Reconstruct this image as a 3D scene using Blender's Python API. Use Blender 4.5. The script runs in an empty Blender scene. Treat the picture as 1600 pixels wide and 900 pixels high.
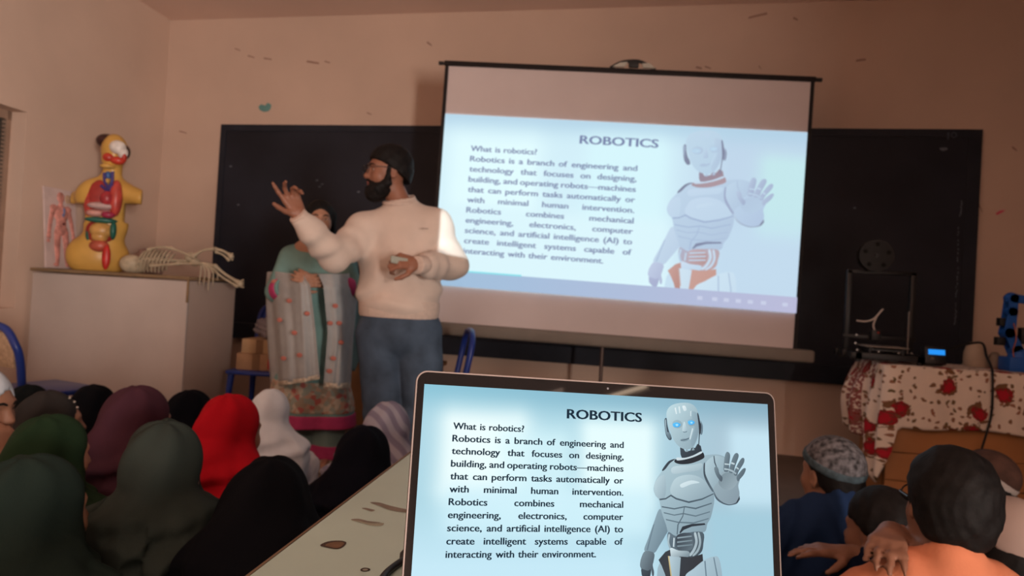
import bpy, bmesh, math, random
import numpy as np
from mathutils import Vector, Matrix, noise as mnoise
random.seed(7)
SC = bpy.context.scene
COL = SC.collection

# ------------------------------------------------------------------ camera
F_PX, CAM_H = 1050.0, 1.08
PSI, PIT, RHO = math.radians(11.446), math.radians(0.68), math.radians(3.317)
_f = np.array([-math.sin(PSI)*math.cos(PIT), math.cos(PSI)*math.cos(PIT), math.sin(PIT)])
_r0 = np.array([math.cos(PSI), math.sin(PSI), 0.0])
_u0 = np.cross(_r0, _f)
_r = _r0*math.cos(RHO) + _u0*math.sin(RHO)
_u = _u0*math.cos(RHO) - _r0*math.sin(RHO)
CAM = np.array([0.0, 0.0, CAM_H])
cd = bpy.data.cameras.new('camera')
cam = bpy.data.objects.new('camera', cd)
COL.objects.link(cam)
cam.matrix_world = Matrix(((_r[0], _u[0], -_f[0], 0), (_r[1], _u[1], -_f[1], 0), (_r[2], _u[2], -_f[2], CAM_H), (0, 0, 0, 1)))
cd.sensor_width = 36.0
cd.lens = 36.0*F_PX/1600.0
cd.clip_start = 0.02
cd.dof.use_dof = True
cd.dof.focus_distance = 0.63
cd.dof.aperture_fstop = 9.0
SC.camera = cam

# ------------------------------------------------------------------ light and exposure
SC.view_settings.view_transform = 'Standard'
SC.view_settings.look = 'None'
SC.view_settings.exposure = 0.0
SC.view_settings.gamma = 1.0
SC.view_settings.use_curve_mapping = False
W = bpy.data.worlds.new('world'); SC.world = W; W.use_nodes = True
W.node_tree.nodes['Background'].inputs[0].default_value = (0.02, 0.022, 0.03, 1)
W.node_tree.nodes['Background'].inputs[1].default_value = 1.0

def area_light(name, loc, rot, sx, sy, energy, color):
    l = bpy.data.lights.new(name, 'AREA'); l.shape = 'RECTANGLE'; l.size = sx; l.size_y = sy
    l.energy = energy; l.color = color
    o = bpy.data.objects.new(name, l); COL.objects.link(o); o.location = loc; o.rotation_euler = rot
    return o
R = math.radians
# daylight through the open doorway at the back of the right wall
area_light('door_daylight', (3.52, -3.3, 0.98), (0, R(90), 0), 1.7, 1.4, 880, (1.0, 0.87, 0.775))
# added weak fill lamp under the ceiling behind the camera, no real fitting
area_light('front_fill_light', (-0.9, -2.6, 3.2), (0, 0, 0), 1.2, 0.08, 13, (1.0, 0.82, 0.70))
PROJ = dict(loc=(0.24, -0.55, 1.62), energy=1250)

# ------------------------------------------------------------------ pixel helpers (1600 x 900 frame)
def ray(x, y): return _f + _r*((x-800)/F_PX) + _u*((450-y)/F_PX)
def P(x, y, d): return CAM + ray(x, y)*d
def atY(x, y, Y):
    d = ray(x, y); return CAM + d*(Y/d[1])
def atZ(x, y, Z):
    d = ray(x, y); return CAM + d*((Z-CAM_H)/d[2])
def onplane(x, y, c, n):
    d = ray(x, y); return CAM + d*(np.dot(np.asarray(c)-CAM, n)/np.dot(d, n))

# ------------------------------------------------------------------ materials
def lin(c):
    c = c/255.0
    return c/12.92 if c <= 0.04045 else ((c+0.055)/1.055)**2.4
def L3(rgb): return tuple(lin(v) for v in rgb)
LUM = (0.42, 0.345, 0.30)          # light falling on most things, used to turn seen colours into surface colours
def alb(rgb, k=1.0, lum=LUM):
    return tuple(min(0.88, max(m, lin(v)/(l*k))) for v, l, m in zip(rgb, lum, (0.0035, 0.004, 0.0062)))
MATS = {}
def mat(name, col, rough=0.7, var=0.12, scale=8.0, bump=0.0, bscale=60.0, spec=0.3, metal=0.0, sheen=0.0, alpha=1.0, detail=4.0):
    if name in MATS: return MATS[name]
    m = bpy.data.materials.new(name); m.use_nodes = True
    nt = m.node_tree; b = nt.nodes['Principled BSDF']
    b.inputs['Roughness'].default_value = rough
    b.inputs['Specular IOR Level'].default_value = spec
    b.inputs['Metallic'].default_value = metal
    if sheen: b.inputs['Sheen Weight'].default_value = sheen
    tc = nt.nodes.new('ShaderNodeTexCoord')
    n = nt.nodes.new('ShaderNodeTexNoise'); n.inputs['Scale'].default_value = scale; n.inputs['Detail'].default_value = detail
    nt.links.new(tc.outputs['Object'], n.inputs['Vector'])
    cr = nt.nodes.new('ShaderNodeValToRGB')
    cr.color_ramp.elements[0].position = 0.3; cr.color_ramp.elements[1].position = 0.7
    cr.color_ramp.elements[0].color = (*[v*(1-var) for v in col], 1)
    cr.color_ramp.elements[1].color = (*[min(0.95, v*(1+var)) for v in col], 1)
    nt.links.new(n.outputs['Fac'], cr.inputs['Fac'])
    nt.links.new(cr.outputs['Color'], b.inputs['Base Color'])
    if bump:
        n2 = nt.nodes.new('ShaderNodeTexNoise'); n2.inputs['Scale'].default_value = bscale; n2.inputs['Detail'].default_value = 6
        nt.links.new(tc.outputs['Object'], n2.inputs['Vector'])
        bp = nt.nodes.new('ShaderNodeBump'); bp.inputs['Strength'].default_value = bump; bp.inputs['Distance'].default_value = 0.01
        nt.links.new(n2.outputs['Fac'], bp.inputs['Height']); nt.links.new(bp.outputs['Normal'], b.inputs['Normal'])
    if alpha < 1: b.inputs['Alpha'].default_value = alpha
    MATS[name] = m
    return m
def emit_attr(name, attr='Col', strength=1.0, gloss=0.0):
    m = bpy.data.materials.new(name); m.use_nodes = True; nt = m.node_tree
    b = nt.nodes['Principled BSDF']
    b.inputs['Base Color'].default_value = (0.01, 0.01, 0.012, 1)
    b.inputs['Roughness'].default_value = 0.25 if gloss else 0.9
    b.inputs['Specular IOR Level'].default_value = gloss
    a = nt.nodes.new('ShaderNodeAttribute'); a.attribute_name = attr
    nt.links.new(a.outputs['Color'], b.inputs['Emission Color']); b.inputs['Emission Strength'].default_value = strength
    return m
def emit_flat(name, rgb, strength=1.0):
    m = bpy.data.materials.new(name); m.use_nodes = True; b = m.node_tree.nodes['Principled BSDF']
    b.inputs['Base Color'].default_value = (0.01, 0.01, 0.01, 1)
    b.inputs['Specular IOR Level'].default_value = 0.0
    b.inputs['Roughness'].default_value = 0.9
    b.inputs['Emission Color'].default_value = (*L3(rgb), 1); b.inputs['Emission Strength'].default_value = strength
    return m

# ------------------------------------------------------------------ object helpers
def link(o, parent=None, world=False):
    COL.objects.link(o)
    if parent is not None:
        o.parent = parent
        if world and parent.type == 'EMPTY': o.matrix_parent_inverse = parent.matrix_basis.inverted()
    return o
def tag(o, label=None, cat=None, group=None, kind=None):
    if label: o['label'] = label
    if cat: o['category'] = cat
    if group: o['group'] = group
    if kind: o['kind'] = kind
    return o
def empty(name, loc=(0, 0, 0), rotz=0.0, label=None, cat=None, group=None, matrix=None):
    o = bpy.data.objects.new(name, None); COL.objects.link(o)
    o.empty_display_size = 0.05
    if matrix is not None: o.matrix_basis = matrix
    else:
        o.location = loc; o.rotation_euler = (0, 0, rotz)
        o.matrix_basis = Matrix.Translation(loc) @ Matrix.Rotation(rotz, 4, 'Z')
    return tag(o, label, cat, group)
def mesh_obj(name, verts, faces, m, parent=None, world=False, smooth=True):
    me = bpy.data.meshes.new(name); me.from_pydata([tuple(map(float, v)) for v in verts], [], faces); me.update()
    if smooth: me.polygons.foreach_set('use_smooth', [True]*len(me.polygons))
    if m: me.materials.append(m)
    return link(bpy.data.objects.new(name, me), parent, world)

class MB:
    """collects solids in one bmesh"""
    def __init__(s): s.bm = bmesh.new()
    def _add(s, fn, M, bevel=0, seg=2, **k):
        r = fn(s.bm, **k); vs = r['verts']
        bmesh.ops.transform(s.bm, matrix=M, verts=vs)
        if bevel:
            es = list({e for v in vs for e in v.link_edges})
            bmesh.ops.bevel(s.bm, geom=es, offset=bevel, segments=seg, affect='EDGES', profile=0.5)
        return s
    def box(s, c, size, R=None, bevel=0.0, seg=2):
        M = Matrix.Translation(Vector([float(v) for v in c])) @ (R.to_4x4() if R is not None else Matrix()) @ Matrix.Diagonal((*[float(v) for v in size], 1))
        return s._add(bmesh.ops.create_cube, M, bevel, seg, size=1.0)
    def cyl(s, a, b, r0, r1=None, seg=16, bevel=0):
        a = Vector([float(v) for v in a]); b = Vector([float(v) for v in b]); d = b-a
        M = Matrix.Translation((a+b)/2) @ d.to_track_quat('Z', 'Y').to_matrix().to_4x4()
        return s._add(bmesh.ops.create_cone, M, bevel, 2, cap_ends=True, segments=seg, radius1=r0, radius2=r0 if r1 is None else r1, depth=d.length)
    def ball(s, c, r, R=None, sub=3):
        r = (r, r, r) if isinstance(r, (int, float)) else r
        M = Matrix.Translation(Vector([float(v) for v in c])) @ (R.to_4x4() if R is not None else Matrix()) @ Matrix.Diagonal((*r, 1))
        return s._add(bmesh.ops.create_icosphere, M, 0, 2, subdivisions=sub, radius=1.0)
    def tube(s, pts, rad, seg=10, steps=6):
        pts = smooth_path(pts, steps); n = len(pts); bm = s.bm
        rads = rad if isinstance(rad, (list, tuple)) else [rad]*n
        if len(rads) != n: rads = list(np.interp(np.linspace(0, 1, n), np.linspace(0, 1, len(rads)), rads))
        rings = []; prev = None
        for i, p in enumerate(pts):
            t = (pts[min(i+1, n-1)]-pts[max(i-1, 0)]).normalized()
            if prev is None:
                a = t.orthogonal().normalized()
            else:
                a = (prev-t*prev.dot(t)).normalized()
            prev = a; b = t.cross(a)
            rings.append([bm.verts.new(p+(a*math.cos(2*math.pi*k/seg)+b*math.sin(2*math.pi*k/seg))*rads[i]) for k in range(seg)])
        for i in range(n-1):
            for k in range(seg):
                bm.faces.new((rings[i][k], rings[i][(k+1) % seg], rings[i+1][(k+1) % seg], rings[i+1][k]))
        bm.faces.new(rings[0][::-1]); bm.faces.new(rings[-1])
        return s
    def lathe(s, prof, c=(0, 0, 0), R=None, seg=32):
        bm = s.bm; rings = []
        M = Matrix.Translation(Vector([float(v) for v in c])) @ (R.to_4x4() if R is not None else Matrix())
        for r, z in prof:
            rings.append([bm.verts.new(M @ Vector((max(r, 1e-5)*math.cos(2*math.pi*k/seg), max(r, 1e-5)*math.sin(2*math.pi*k/seg), z))) for k in range(seg)])
        for i in range(len(rings)-1):
            for k in range(seg):
                bm.faces.new((rings[i][k], rings[i][(k+1) % seg], rings[i+1][(k+1) % seg], rings[i+1][k]))
        bm.faces.new(rings[0][::-1]); bm.faces.new(rings[-1])
        return s
    def prism(s, poly, o, ax, ay, th):
        """polygon (2D) in plane o + x ax + y ay, thickness th along ax x ay"""
        o, ax, ay = (Vector([float(q) for q in v]) for v in (o, ax, ay)); n = ax.cross(ay).normalized()*th
        f = [s.bm.verts.new(o+ax*x+ay*y) for x, y in poly]; b = [s.bm.verts.new(v.co+n) for v in f]
        k = len(f)
        s.bm.faces.new(f[::-1]); s.bm.faces.new(b)
        for i in range(k): s.bm.faces.new((f[i], f[(i+1) % k], b[(i+1) % k], b[i]))
        return s
    def build(s, name, m, parent=None, world=False, smooth=True, angle=40):
        bmesh.ops.recalc_face_normals(s.bm, faces=s.bm.faces)
        me = bpy.data.meshes.new(name); s.bm.to_mesh(me); s.bm.free()
        if smooth:
            me.polygons.foreach_set('use_smooth', [True]*len(me.polygons))
            try: me.set_sharp_from_angle(angle=math.radians(angle))
            except Exception: pass
        me.materials.append(m)
        return link(bpy.data.objects.new(name, me), parent, world)
def smooth_path(pts, steps=6):
    pts = [Vector([float(q) for q in p]) for p in pts]
    if len(pts) < 3 or steps <= 1: return pts
    out = []
    for i in range(len(pts)-1):
        p0, p1, p2, p3 = pts[max(i-1, 0)], pts[i], pts[i+1], pts[min(i+2, len(pts)-1)]
        for k in range(steps):
            t = k/steps
            out.append(0.5*((2*p1)+(p2-p0)*t+(2*p0-5*p1+4*p2-p3)*t*t+(3*p1-p0-3*p2+p3)*t**3))
    return out+[pts[-1]]

# ------------------------------------------------------------------ implicit surfaces for bodies and cloth
def nrm(v):
    v = np.asarray(v, float); return v/np.linalg.norm(v)
class Vol:
    def __init__(s, lo, hi, h):
        s.h = h; s.lo = np.asarray(lo, float); n = np.ceil((np.asarray(hi, float)-s.lo)/h).astype(int)+1
        s.n = n; s.ax = [s.lo[i]+h*np.arange(n[i]) for i in range(3)]
        s.a = np.full(n, 9.0, np.float32)
    def win(s, lo, hi, pad):
        sl = []
        for i in range(3):
            a = int(np.floor((lo[i]-pad-s.lo[i])/s.h)); b = int(np.ceil((hi[i]+pad-s.lo[i])/s.h))+1
            a = max(a, 0); b = min(b, s.n[i])
            if b <= a: return None
            sl.append(slice(a, b))
        return tuple(sl)
    def grid(s, sl):
        return (s.ax[0][sl[0]][:, None, None], s.ax[1][sl[1]][None, :, None], s.ax[2][sl[2]][None, None, :])
    def put(s, f, lo, hi, k=0.0, op='u'):
        pad = max(k, 0)+3*s.h
        sl = s.win(lo, hi, pad)
        if sl is None: return s
        d = f(*s.grid(sl)).astype(np.float32); a = s.a[sl]
        if op == 'u':
            m = np.minimum(a, d)
            if k > 0: m = m-np.maximum(k-np.abs(a-d), 0)**2/(4*k)
        elif op == 's':
            m = np.maximum(a, -d)
            if k > 0: m = m+np.maximum(k-np.abs(a+d), 0)**2/(4*k)
        elif op == 'i':
            m = np.maximum(a, d)
        s.a[sl] = m
        return s
    def cone(s, a, b, ra, rb=None, k=0.0, op='u', flat=None):
        a = np.asarray(a, float); b = np.asarray(b, float); rb = ra if rb is None else rb
        ab = b-a; L2 = max(ab@ab, 1e-12); rm = max(ra, rb)
        def f(x, y, z):
            px, py, pz = x-a[0], y-a[1], z-a[2]
            t = np.clip((px*ab[0]+py*ab[1]+pz*ab[2])/L2, 0, 1)
            return np.sqrt((px-t*ab[0])**2+(py-t*ab[1])**2+(pz-t*ab[2])**2)-(ra+(rb-ra)*t)
        return s.put(f, np.minimum(a, b)-rm, np.maximum(a, b)+rm, k, op)
    def chain(s, pts, rads, k=0.0):
        for i in range(len(pts)-1): s.cone(pts[i], pts[i+1], rads[i], rads[i+1], k)
        return s
    def ell(s, c, r, Rm=None, k=0.0, op='u'):
        c = np.asarray(c, float); r = np.asarray(r, float); rm = r.max()
        Rm = np.eye(3) if Rm is None else Rm            # columns = local axes
        def f(x, y, z):
            px, py, pz = x-c[0], y-c[1], z-c[2]
            q = [(px*Rm[0, i]+py*Rm[1, i]+pz*Rm[2, i])/r[i] for i in range(3)]
            k0 = np.sqrt(q[0]**2+q[1]**2+q[2]**2); k1 = np.sqrt((q[0]/r[0])**2+(q[1]/r[1])**2+(q[2]/r[2])**2)+1e-9
            return k0*(k0-1)/k1
        return s.put(f, c-rm, c+rm, k, op)
    def func(s, f, lo=None, hi=None, k=0.0, op='i'):
        return s.put(f, s.lo if lo is None else lo, s.lo+s.h*s.n if hi is None else hi, k, op)
    def disp(s, f, lo=None, hi=None):
        sl = s.win(s.lo if lo is None else lo, s.lo+s.h*s.n if hi is None else hi, 0)
        if sl is not None: s.a[sl] += f(*s.grid(sl)).astype(np.float32)
        return s
    def mesh(s, name, m, parent=None, world=True, relax=1):
        a = s.a; a[0] = a[-1] = 1; a[:, 0] = a[:, -1] = 1; a[:, :, 0] = a[:, :, -1] = 1
        ins = a < 0
        nx, ny, nz = a.shape
        c = np.zeros((nx-1, ny-1, nz-1), np.int8)
        for i in (0, 1):
            for j in (0, 1):
                for k in (0, 1): c += ins[i:nx-1+i, j:ny-1+j, k:nz-1+k]
        idx = np.argwhere((c > 0) & (c < 8))
        if len(idx) == 0: raise ValueError('empty volume '+name)
        vid = np.full(c.shape, -1, np.int32); vid[tuple(idx.T)] = np.arange(len(idx))
        acc = np.zeros((len(idx), 3)); cnt = np.zeros(len(idx))
        cv = {}
        for i in (0, 1):
            for j in (0, 1):
                for k in (0, 1): cv[i, j, k] = np.clip(a[idx[:, 0]+i, idx[:, 1]+j, idx[:, 2]+k].astype(float), -3*s.h, 3*s.h)
        for p in cv:
            for ax in range(3):
                if p[ax] == 0:
                    q = list(p); q[ax] = 1; q = tuple(q)
                    va, vb = cv[p], cv[q]; mk = (va < 0) != (vb < 0)
                    t = np.where(mk, va/np.where(mk, va-vb, 1), 0)
                    for d in range(3): acc[:, d] += np.where(mk, p[d]+(t if d == ax else 0), 0)
                    cnt += mk
        V = s.lo+(idx+acc/cnt[:, None])*s.h
        faces = []
        for ax in range(3):
            u, w = (ax+1) % 3, (ax+2) % 3
            sa = [slice(None)]*3; sb = [slice(None)]*3; sa[ax] = slice(0, -1); sb[ax] = slice(1, None)
            A, Bm = ins[tuple(sa)], ins[tuple(sb)]
            e = np.argwhere(A != Bm)
            ok = (e[:, u] > 0) & (e[:, w] > 0) & (e[:, u] < a.shape[u]-1) & (e[:, w] < a.shape[w]-1); e = e[ok]
            fl = A[tuple(e.T)]
            q = []
            for du, dw in ((-1, -1), (0, -1), (0, 0), (-1, 0)):
                ee = e.copy(); ee[:, u] += du; ee[:, w] += dw; q.append(vid[tuple(ee.T)])
            q = np.stack(q, 1); q[~fl] = q[~fl][:, ::-1]
            faces.append(q)
        Fq = np.concatenate(faces)
        for _ in range(relax):
            S = np.zeros_like(V); N = np.zeros(len(V))
            for i in range(4):
                np.add.at(S, Fq[:, i], V[Fq[:, (i+1) % 4]]); np.add.at(S, Fq[:, i], V[Fq[:, (i-1) % 4]]); np.add.at(N, Fq[:, i], 2)
            V = V*0.5+0.5*S/np.maximum(N, 1)[:, None]
        me = bpy.data.meshes.new(name)
        me.vertices.add(len(V)); me.vertices.foreach_set('co', V.ravel())
        me.loops.add(Fq.size); me.loops.foreach_set('vertex_index', Fq.ravel().astype(np.int32))
        me.polygons.add(len(Fq)); me.polygons.foreach_set('loop_start', np.arange(0, Fq.size, 4, dtype=np.int32))
        me.polygons.foreach_set('use_smooth', np.ones(len(Fq), bool))
        me.update(calc_edges=True); me.validate()
        me.materials.append(m)
        return link(bpy.data.objects.new(name, me), parent, world)

# ================================================================== SETTING
Y_WALL, CEIL = 5.4186, 3.446
CORNER = np.array([-4.468, Y_WALL, 0.0]); DL = nrm([0.053, -0.999, 0]); NL = np.array([-0.999, -0.053, 0])
wall_m = mat('peach_wall_paint', (0.66, 0.485, 0.39), rough=0.85, var=0.05, scale=1.6, bump=0.12, bscale=25, spec=0.15)
ceil_m = mat('ceiling_paint', (0.84, 0.64, 0.55), rough=0.9, var=0.04, scale=1.2, spec=0.1)
dark_wall_m = mat('bounce_cut_dark', (0.10, 0.065, 0.05), rough=0.8, var=0.05)  # unseen walls made dark to cut the bounced light
floor_m = mat('cement_floor', (0.17, 0.135, 0.115), rough=0.75, var=0.15, scale=2.5, bump=0.1)
def struct(name, mb, m, **k):
    o = mb.build(name, m, smooth=False, **k); o['kind'] = 'structure'; return o
struct('floor', MB().box((-0.7, 0.4, -0.05), (9.5, 10.6, 0.1)), floor_m)
struct('ceiling', MB().box((-0.7, 0.4, CEIL+0.05), (9.5, 10.6, 0.1)), ceil_m)
wall_back = struct('wall_back', MB().box((-0.7, Y_WALL+0.08, CEIL/2), (9.5, 0.16, CEIL)), wall_m)
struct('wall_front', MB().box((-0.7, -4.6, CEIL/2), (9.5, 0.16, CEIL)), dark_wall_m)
# left wall with a window opening
LW = Matrix(((DL[0], NL[0], 0, CORNER[0]), (DL[1], NL[1], 0, CORNER[1]), (DL[2], NL[2], 1, 0), (0, 0, 0, 1)))
def lw_box(mb, s0, s1, z0, z1, t0=0.0, t1=0.24, bevel=0):
    b = MB().box(((s0+s1)/2, (t0+t1)/2, (z0+z1)/2), (s1-s0, t1-t0, z1-z0), bevel=bevel)
    b.bm.transform(LW); me = bpy.data.meshes.new('t'); b.bm.to_mesh(me); b.bm.free(); mb.bm.from_mesh(me); bpy.data.meshes.remove(me)
WS0, WS1, WZ0, WZ1 = 1.443, 2.75, 0.79, 2.185
mb = MB()
lw_box(mb, -0.1, WS0, 0, CEIL); lw_box(mb, WS1, 10.1, 0, CEIL); lw_box(mb, WS0, WS1, 0, WZ0); lw_box(mb, WS0, WS1, WZ1, CEIL)
struct('wall_left', mb, wall_m)
# right wall with the doorway the daylight comes through
mb = MB()
for y0, y1, z0, z1 in ((-2.6, 5.5, 0, CEIL), (-4.6, -4.0, 0, CEIL), (-4.0, -2.6, 2.12, CEIL)):
    mb.box((3.28, (y0+y1)/2, (z0+z1)/2), (0.16, y1-y0, z1-z0))
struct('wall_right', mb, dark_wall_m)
# window in the left wall: frame, grille and dark pane
win_m = mat('window_frame_paint', alb((105, 78, 62)), rough=0.6)
mb = MB(); T0, T1 = 0.125, 0.165
lw_box(mb, WS0, WS0+0.035, WZ0, WZ1, T0, T1); lw_box(mb, WS1-0.035, WS1, WZ0, WZ1, T0, T1)
lw_box(mb, WS0, WS1, WZ1-0.06, WZ1, T0, T1); lw_box(mb, WS0, WS1, WZ0, WZ0+0.05, T0, T1); lw_box(mb, 2.07, 2.12, WZ0, WZ1, T0, T1)
wf = struct('window_1', mb, win_m)
mb = MB()
for i in range(46): lw_box(mb, WS0+0.03, WS1-0.03, WZ0+0.05+i*0.029, WZ0+0.056+i*0.029, 0.135, 0.150)
for i in range(14): lw_box(mb, WS0+0.06+i*0.095, WS0+0.068+i*0.095, WZ0+0.04, WZ1-0.05, 0.14, 0.148)
mb.build('window_grille', mat('grille_metal', (0.10, 0.085, 0.075), rough=0.5, metal=0.4), wf, smooth=False)
mb = MB(); lw_box(mb, WS0+0.01, WS1-0.01, WZ0+0.01, WZ1-0.01, 0.17, 0.176)
mb.build('window_pane', mat('dark_glass', (0.035, 0.03, 0.028), rough=0.15, spec=0.5), wf, smooth=False)
# marks on the wall
def wall_mark(pts, m, name, y=Y_WALL, th=0.004):
    c = [atY(px, py, y) for px, py in pts]
    poly = [(p[0], p[2]) for p in c]
    ob = MB().prism(poly, (0, y-th, 0), (1, 0, 0), (0, 0, 1), -th).build(name, m, wall_back, smooth=False)
    return ob
chip_m = mat('green_old_paint', alb((70, 92, 84)), rough=0.8)
wall_mark([(404, 167), (408, 163), (415, 165), (417, 162), (420, 161), (424, 164), (423, 170), (419, 174), (412, 175), (406, 172)], chip_m, 'paint_chip')
scr_m = mat('plaster_scratch', alb((112, 80, 66)), rough=0.9)
for a, b, w in (((388, 87), (397, 90), 2), ((413, 91), (424, 93), 2), ((480, 96), (498, 99), 3), ((508, 96), (515, 98), 2), ((368, 76), (375, 79), 2), ((281, 205), (291, 208), 2),
                ((668, 66), (674, 71), 3), ((574, 176), (580, 179), 2), ((1088, 105), (1096, 107), 3), ((1102, 104), (1110, 107), 2), ((1240, 28), (1246, 31), 3), ((1170, 28), (1198, 21), 3), ((75, 88), (79, 91), 2),
                ((1338, 95), (1352, 93), 3), ((1582, 230), (1588, 235), 3), ((1530, 320), (1534, 331), 3), ((1186, 103), (1189, 108), 2)):
    if a[0] < 260: continue
    wall_mark([(a[0], a[1]-w/2), (b[0], b[1]-w/2), (b[0]+1, b[1]+w/2), (a[0]-1, a[1]+w/2)], scr_m, 'scratch')
wall_mark([(1555, 334), (1562, 329), (1571, 328), (1566, 332), (1558, 336)], mat('pink_chalk', alb((150, 60, 68)), rough=0.9), 'pink_chalk_mark')

# ---------------------------------------------------------------- blackboard
bb = empty('blackboard', (-0.78, Y_WALL, 0.56), label='long black board fixed along the back wall behind the projector screen', cat='blackboard')
bl, br, bz0, bz1 = -3.852, 2.299, 0.566, 2.475
bb_m = mat('blackboard_paint', (0.019, 0.021, 0.031), rough=0.5, var=0.35, scale=1.3, bump=0.05, bscale=18, spec=0.22, detail=8)
bd_m = mat('blackboard_border', (0.021, 0.024, 0.035), rough=0.5, var=0.2, scale=4, spec=0.22)
MB().box(((bl+br)/2, Y_WALL-0.013, (bz0+bz1)/2), (br-bl-0.02, 0.018, bz1-bz0-0.02)).build('writing_surface', bb_m, bb, True, smooth=False)
mb = MB(); fw = 0.055
mb.box((bl+fw/2, Y_WALL-0.016, (bz0+bz1)/2), (fw, 0.024, bz1-bz0)).box((br-0.09/2, Y_WALL-0.016, (bz0+bz1)/2), (0.09, 0.024, bz1-bz0))
mb.box(((bl+fw+br-0.09)/2, Y_WALL-0.016, bz1-fw/2), (br-bl-fw-0.09, 0.024, fw))
mb.build('border', bd_m, bb, True, smooth=False)
MB().box(((bl+br)/2, Y_WALL-0.034, bz0+0.07), (br-bl, 0.06, 0.14), bevel=0.006).build('chalk_ledge', bd_m, bb, True, smooth=False)
chalk_m = mat('chalk_smudge', alb((70, 66, 68)), rough=0.95, var=0.3, scale=40)
def board_mark(mb, pts, y=Y_WALL-0.0285):
    c = [atY(px, py, y) for px, py in pts]
    mb.prism([(p[0], p[2]) for p in c], (0, y-0.001, 0), (1, 0, 0), (0, 0, 1), -0.001)
mb = MB()
board_mark(mb, [(1480.5, 206.5), (1483, 206.5), (1482.5, 218), (1480.2, 218)])
ring = [(1490.5+4.6*math.cos(a), 211+4.8*math.sin(a)) for a in np.linspace(0, 2*math.pi, 15)]; ringi = [(1490.5+3.2*math.cos(a), 211+3.4*math.sin(a)) for a in np.linspace(0, 2*math.pi, 15)]
for i in range(14): board_mark(mb, [ring[i], ring[i+1], ringi[i+1], ringi[i]])
mb.build('chalk_number', mat('chalk_dim', alb((52, 50, 54)), rough=0.95), bb, True, smooth=False)
mb = MB()
board_mark(mb, [(1468, 231), (1474, 230.5), (1480, 231), (1480, 234), (1474, 236), (1469, 234)], Y_WALL-0.0225)
for (a, b) in (((1503, 315), (1500, 340)), ((1498, 355), (1496, 415)), ((1497, 420), (1493, 470)), ((1494, 475), (1492, 510))):
    n = 9
    for i in range(n):
        t = i/n+random.uniform(-.03, .03); x = a[0]+(b[0]-a[0])*t+random.uniform(-1, 1); y = a[1]+(b[1]-a[1])*t
        board_mark(mb, [(x-.7, y-1.5), (x+.7, y-1.2), (x+.5, y+random.uniform(1, 3.5)), (x-.6, y+1.8)], Y_WALL-0.0285)
for q in ((495, 282), (503, 288), (499, 292), (560, 300), (1335, 325), (360, 260), (372, 320)):
    board_mark(mb, [(q[0]-2, q[1]-1), (q[0]+2, q[1]-1.4), (q[0]+2.5, q[1]+0.7), (q[0]-1, q[1]+1.2)], Y_WALL-0.0225)
mb.build('chalk_traces', chalk_m, bb, True, smooth=False)

# ================================================================== SLIDE (shown on the laptop and glowing on the screen)
LC = np.array([-0.02648163, 0.6187973, 0.88674652]); LYAW, LTILT, LROLL = 0.45101013, 0.19574127, 0.035112
def _rot(yaw, tilt, roll):
    A = np.array([[math.cos(yaw), -math.sin(yaw), 0], [math.sin(yaw), math.cos(yaw), 0], [0, 0, 1]])
    T = np.array([[1, 0, 0], [0, math.cos(tilt), math.sin(tilt)], [0, -math.sin(tilt), math.cos(tilt)]])
    Q = np.array([[math.cos(roll), 0, math.sin(roll)], [0, 1, 0], [-math.sin(roll), 0, math.cos(roll)]])
    return A @ T @ Q
LM = _rot(LYAW, LTILT, LROLL); LW_, LH_ = 0.345, 0.2156
def pic_uv(cx, cy):
    """picture coordinates traced at 3x from the laptop's display -> slide (u right, v down)"""
    q = LM.T @ (onplane(980+cx/3, 600+cy/3, LC, LM[:, 1])-LC)
    return q[0]/LW_+0.5, 0.5-q[2]/LH_

LINES = ["What is robotics?", "Robotics is a branch of engineering and", "technology that focuses on designing,",
         "building, and operating robots\u2014machines", "that can perform tasks automatically or", "with minimal human intervention.",
         "Robotics combines mechanical", "engineering, electronics, computer", "science, and artificial intelligence (AI) to",
         "create intelligent systems capable of", "interacting with their environment."]
ASP = LW_/LH_
def text_verts(word, bold=0.0):
    cu = bpy.data.curves.new('t', 'FONT'); cu.body = word; cu.size = 1.0; cu.offset = bold; cu.resolution_u = 3
    o = bpy.data.objects.new('t', cu); COL.objects.link(o)
    dg = bpy.context.evaluated_depsgraph_get(); dg.update()
    me = bpy.data.meshes.new_from_object(o.evaluated_get(dg))
    vs = [(v.co.x, v.co.y) for v in me.vertices]; fs = [tuple(p.vertices) for p in me.polygons]
    bpy.data.objects.remove(o); bpy.data.curves.remove(cu); bpy.data.meshes.remove(me)
    xs = [v[0] for v in vs]
    return vs, fs, min(xs), max(xs)
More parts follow.
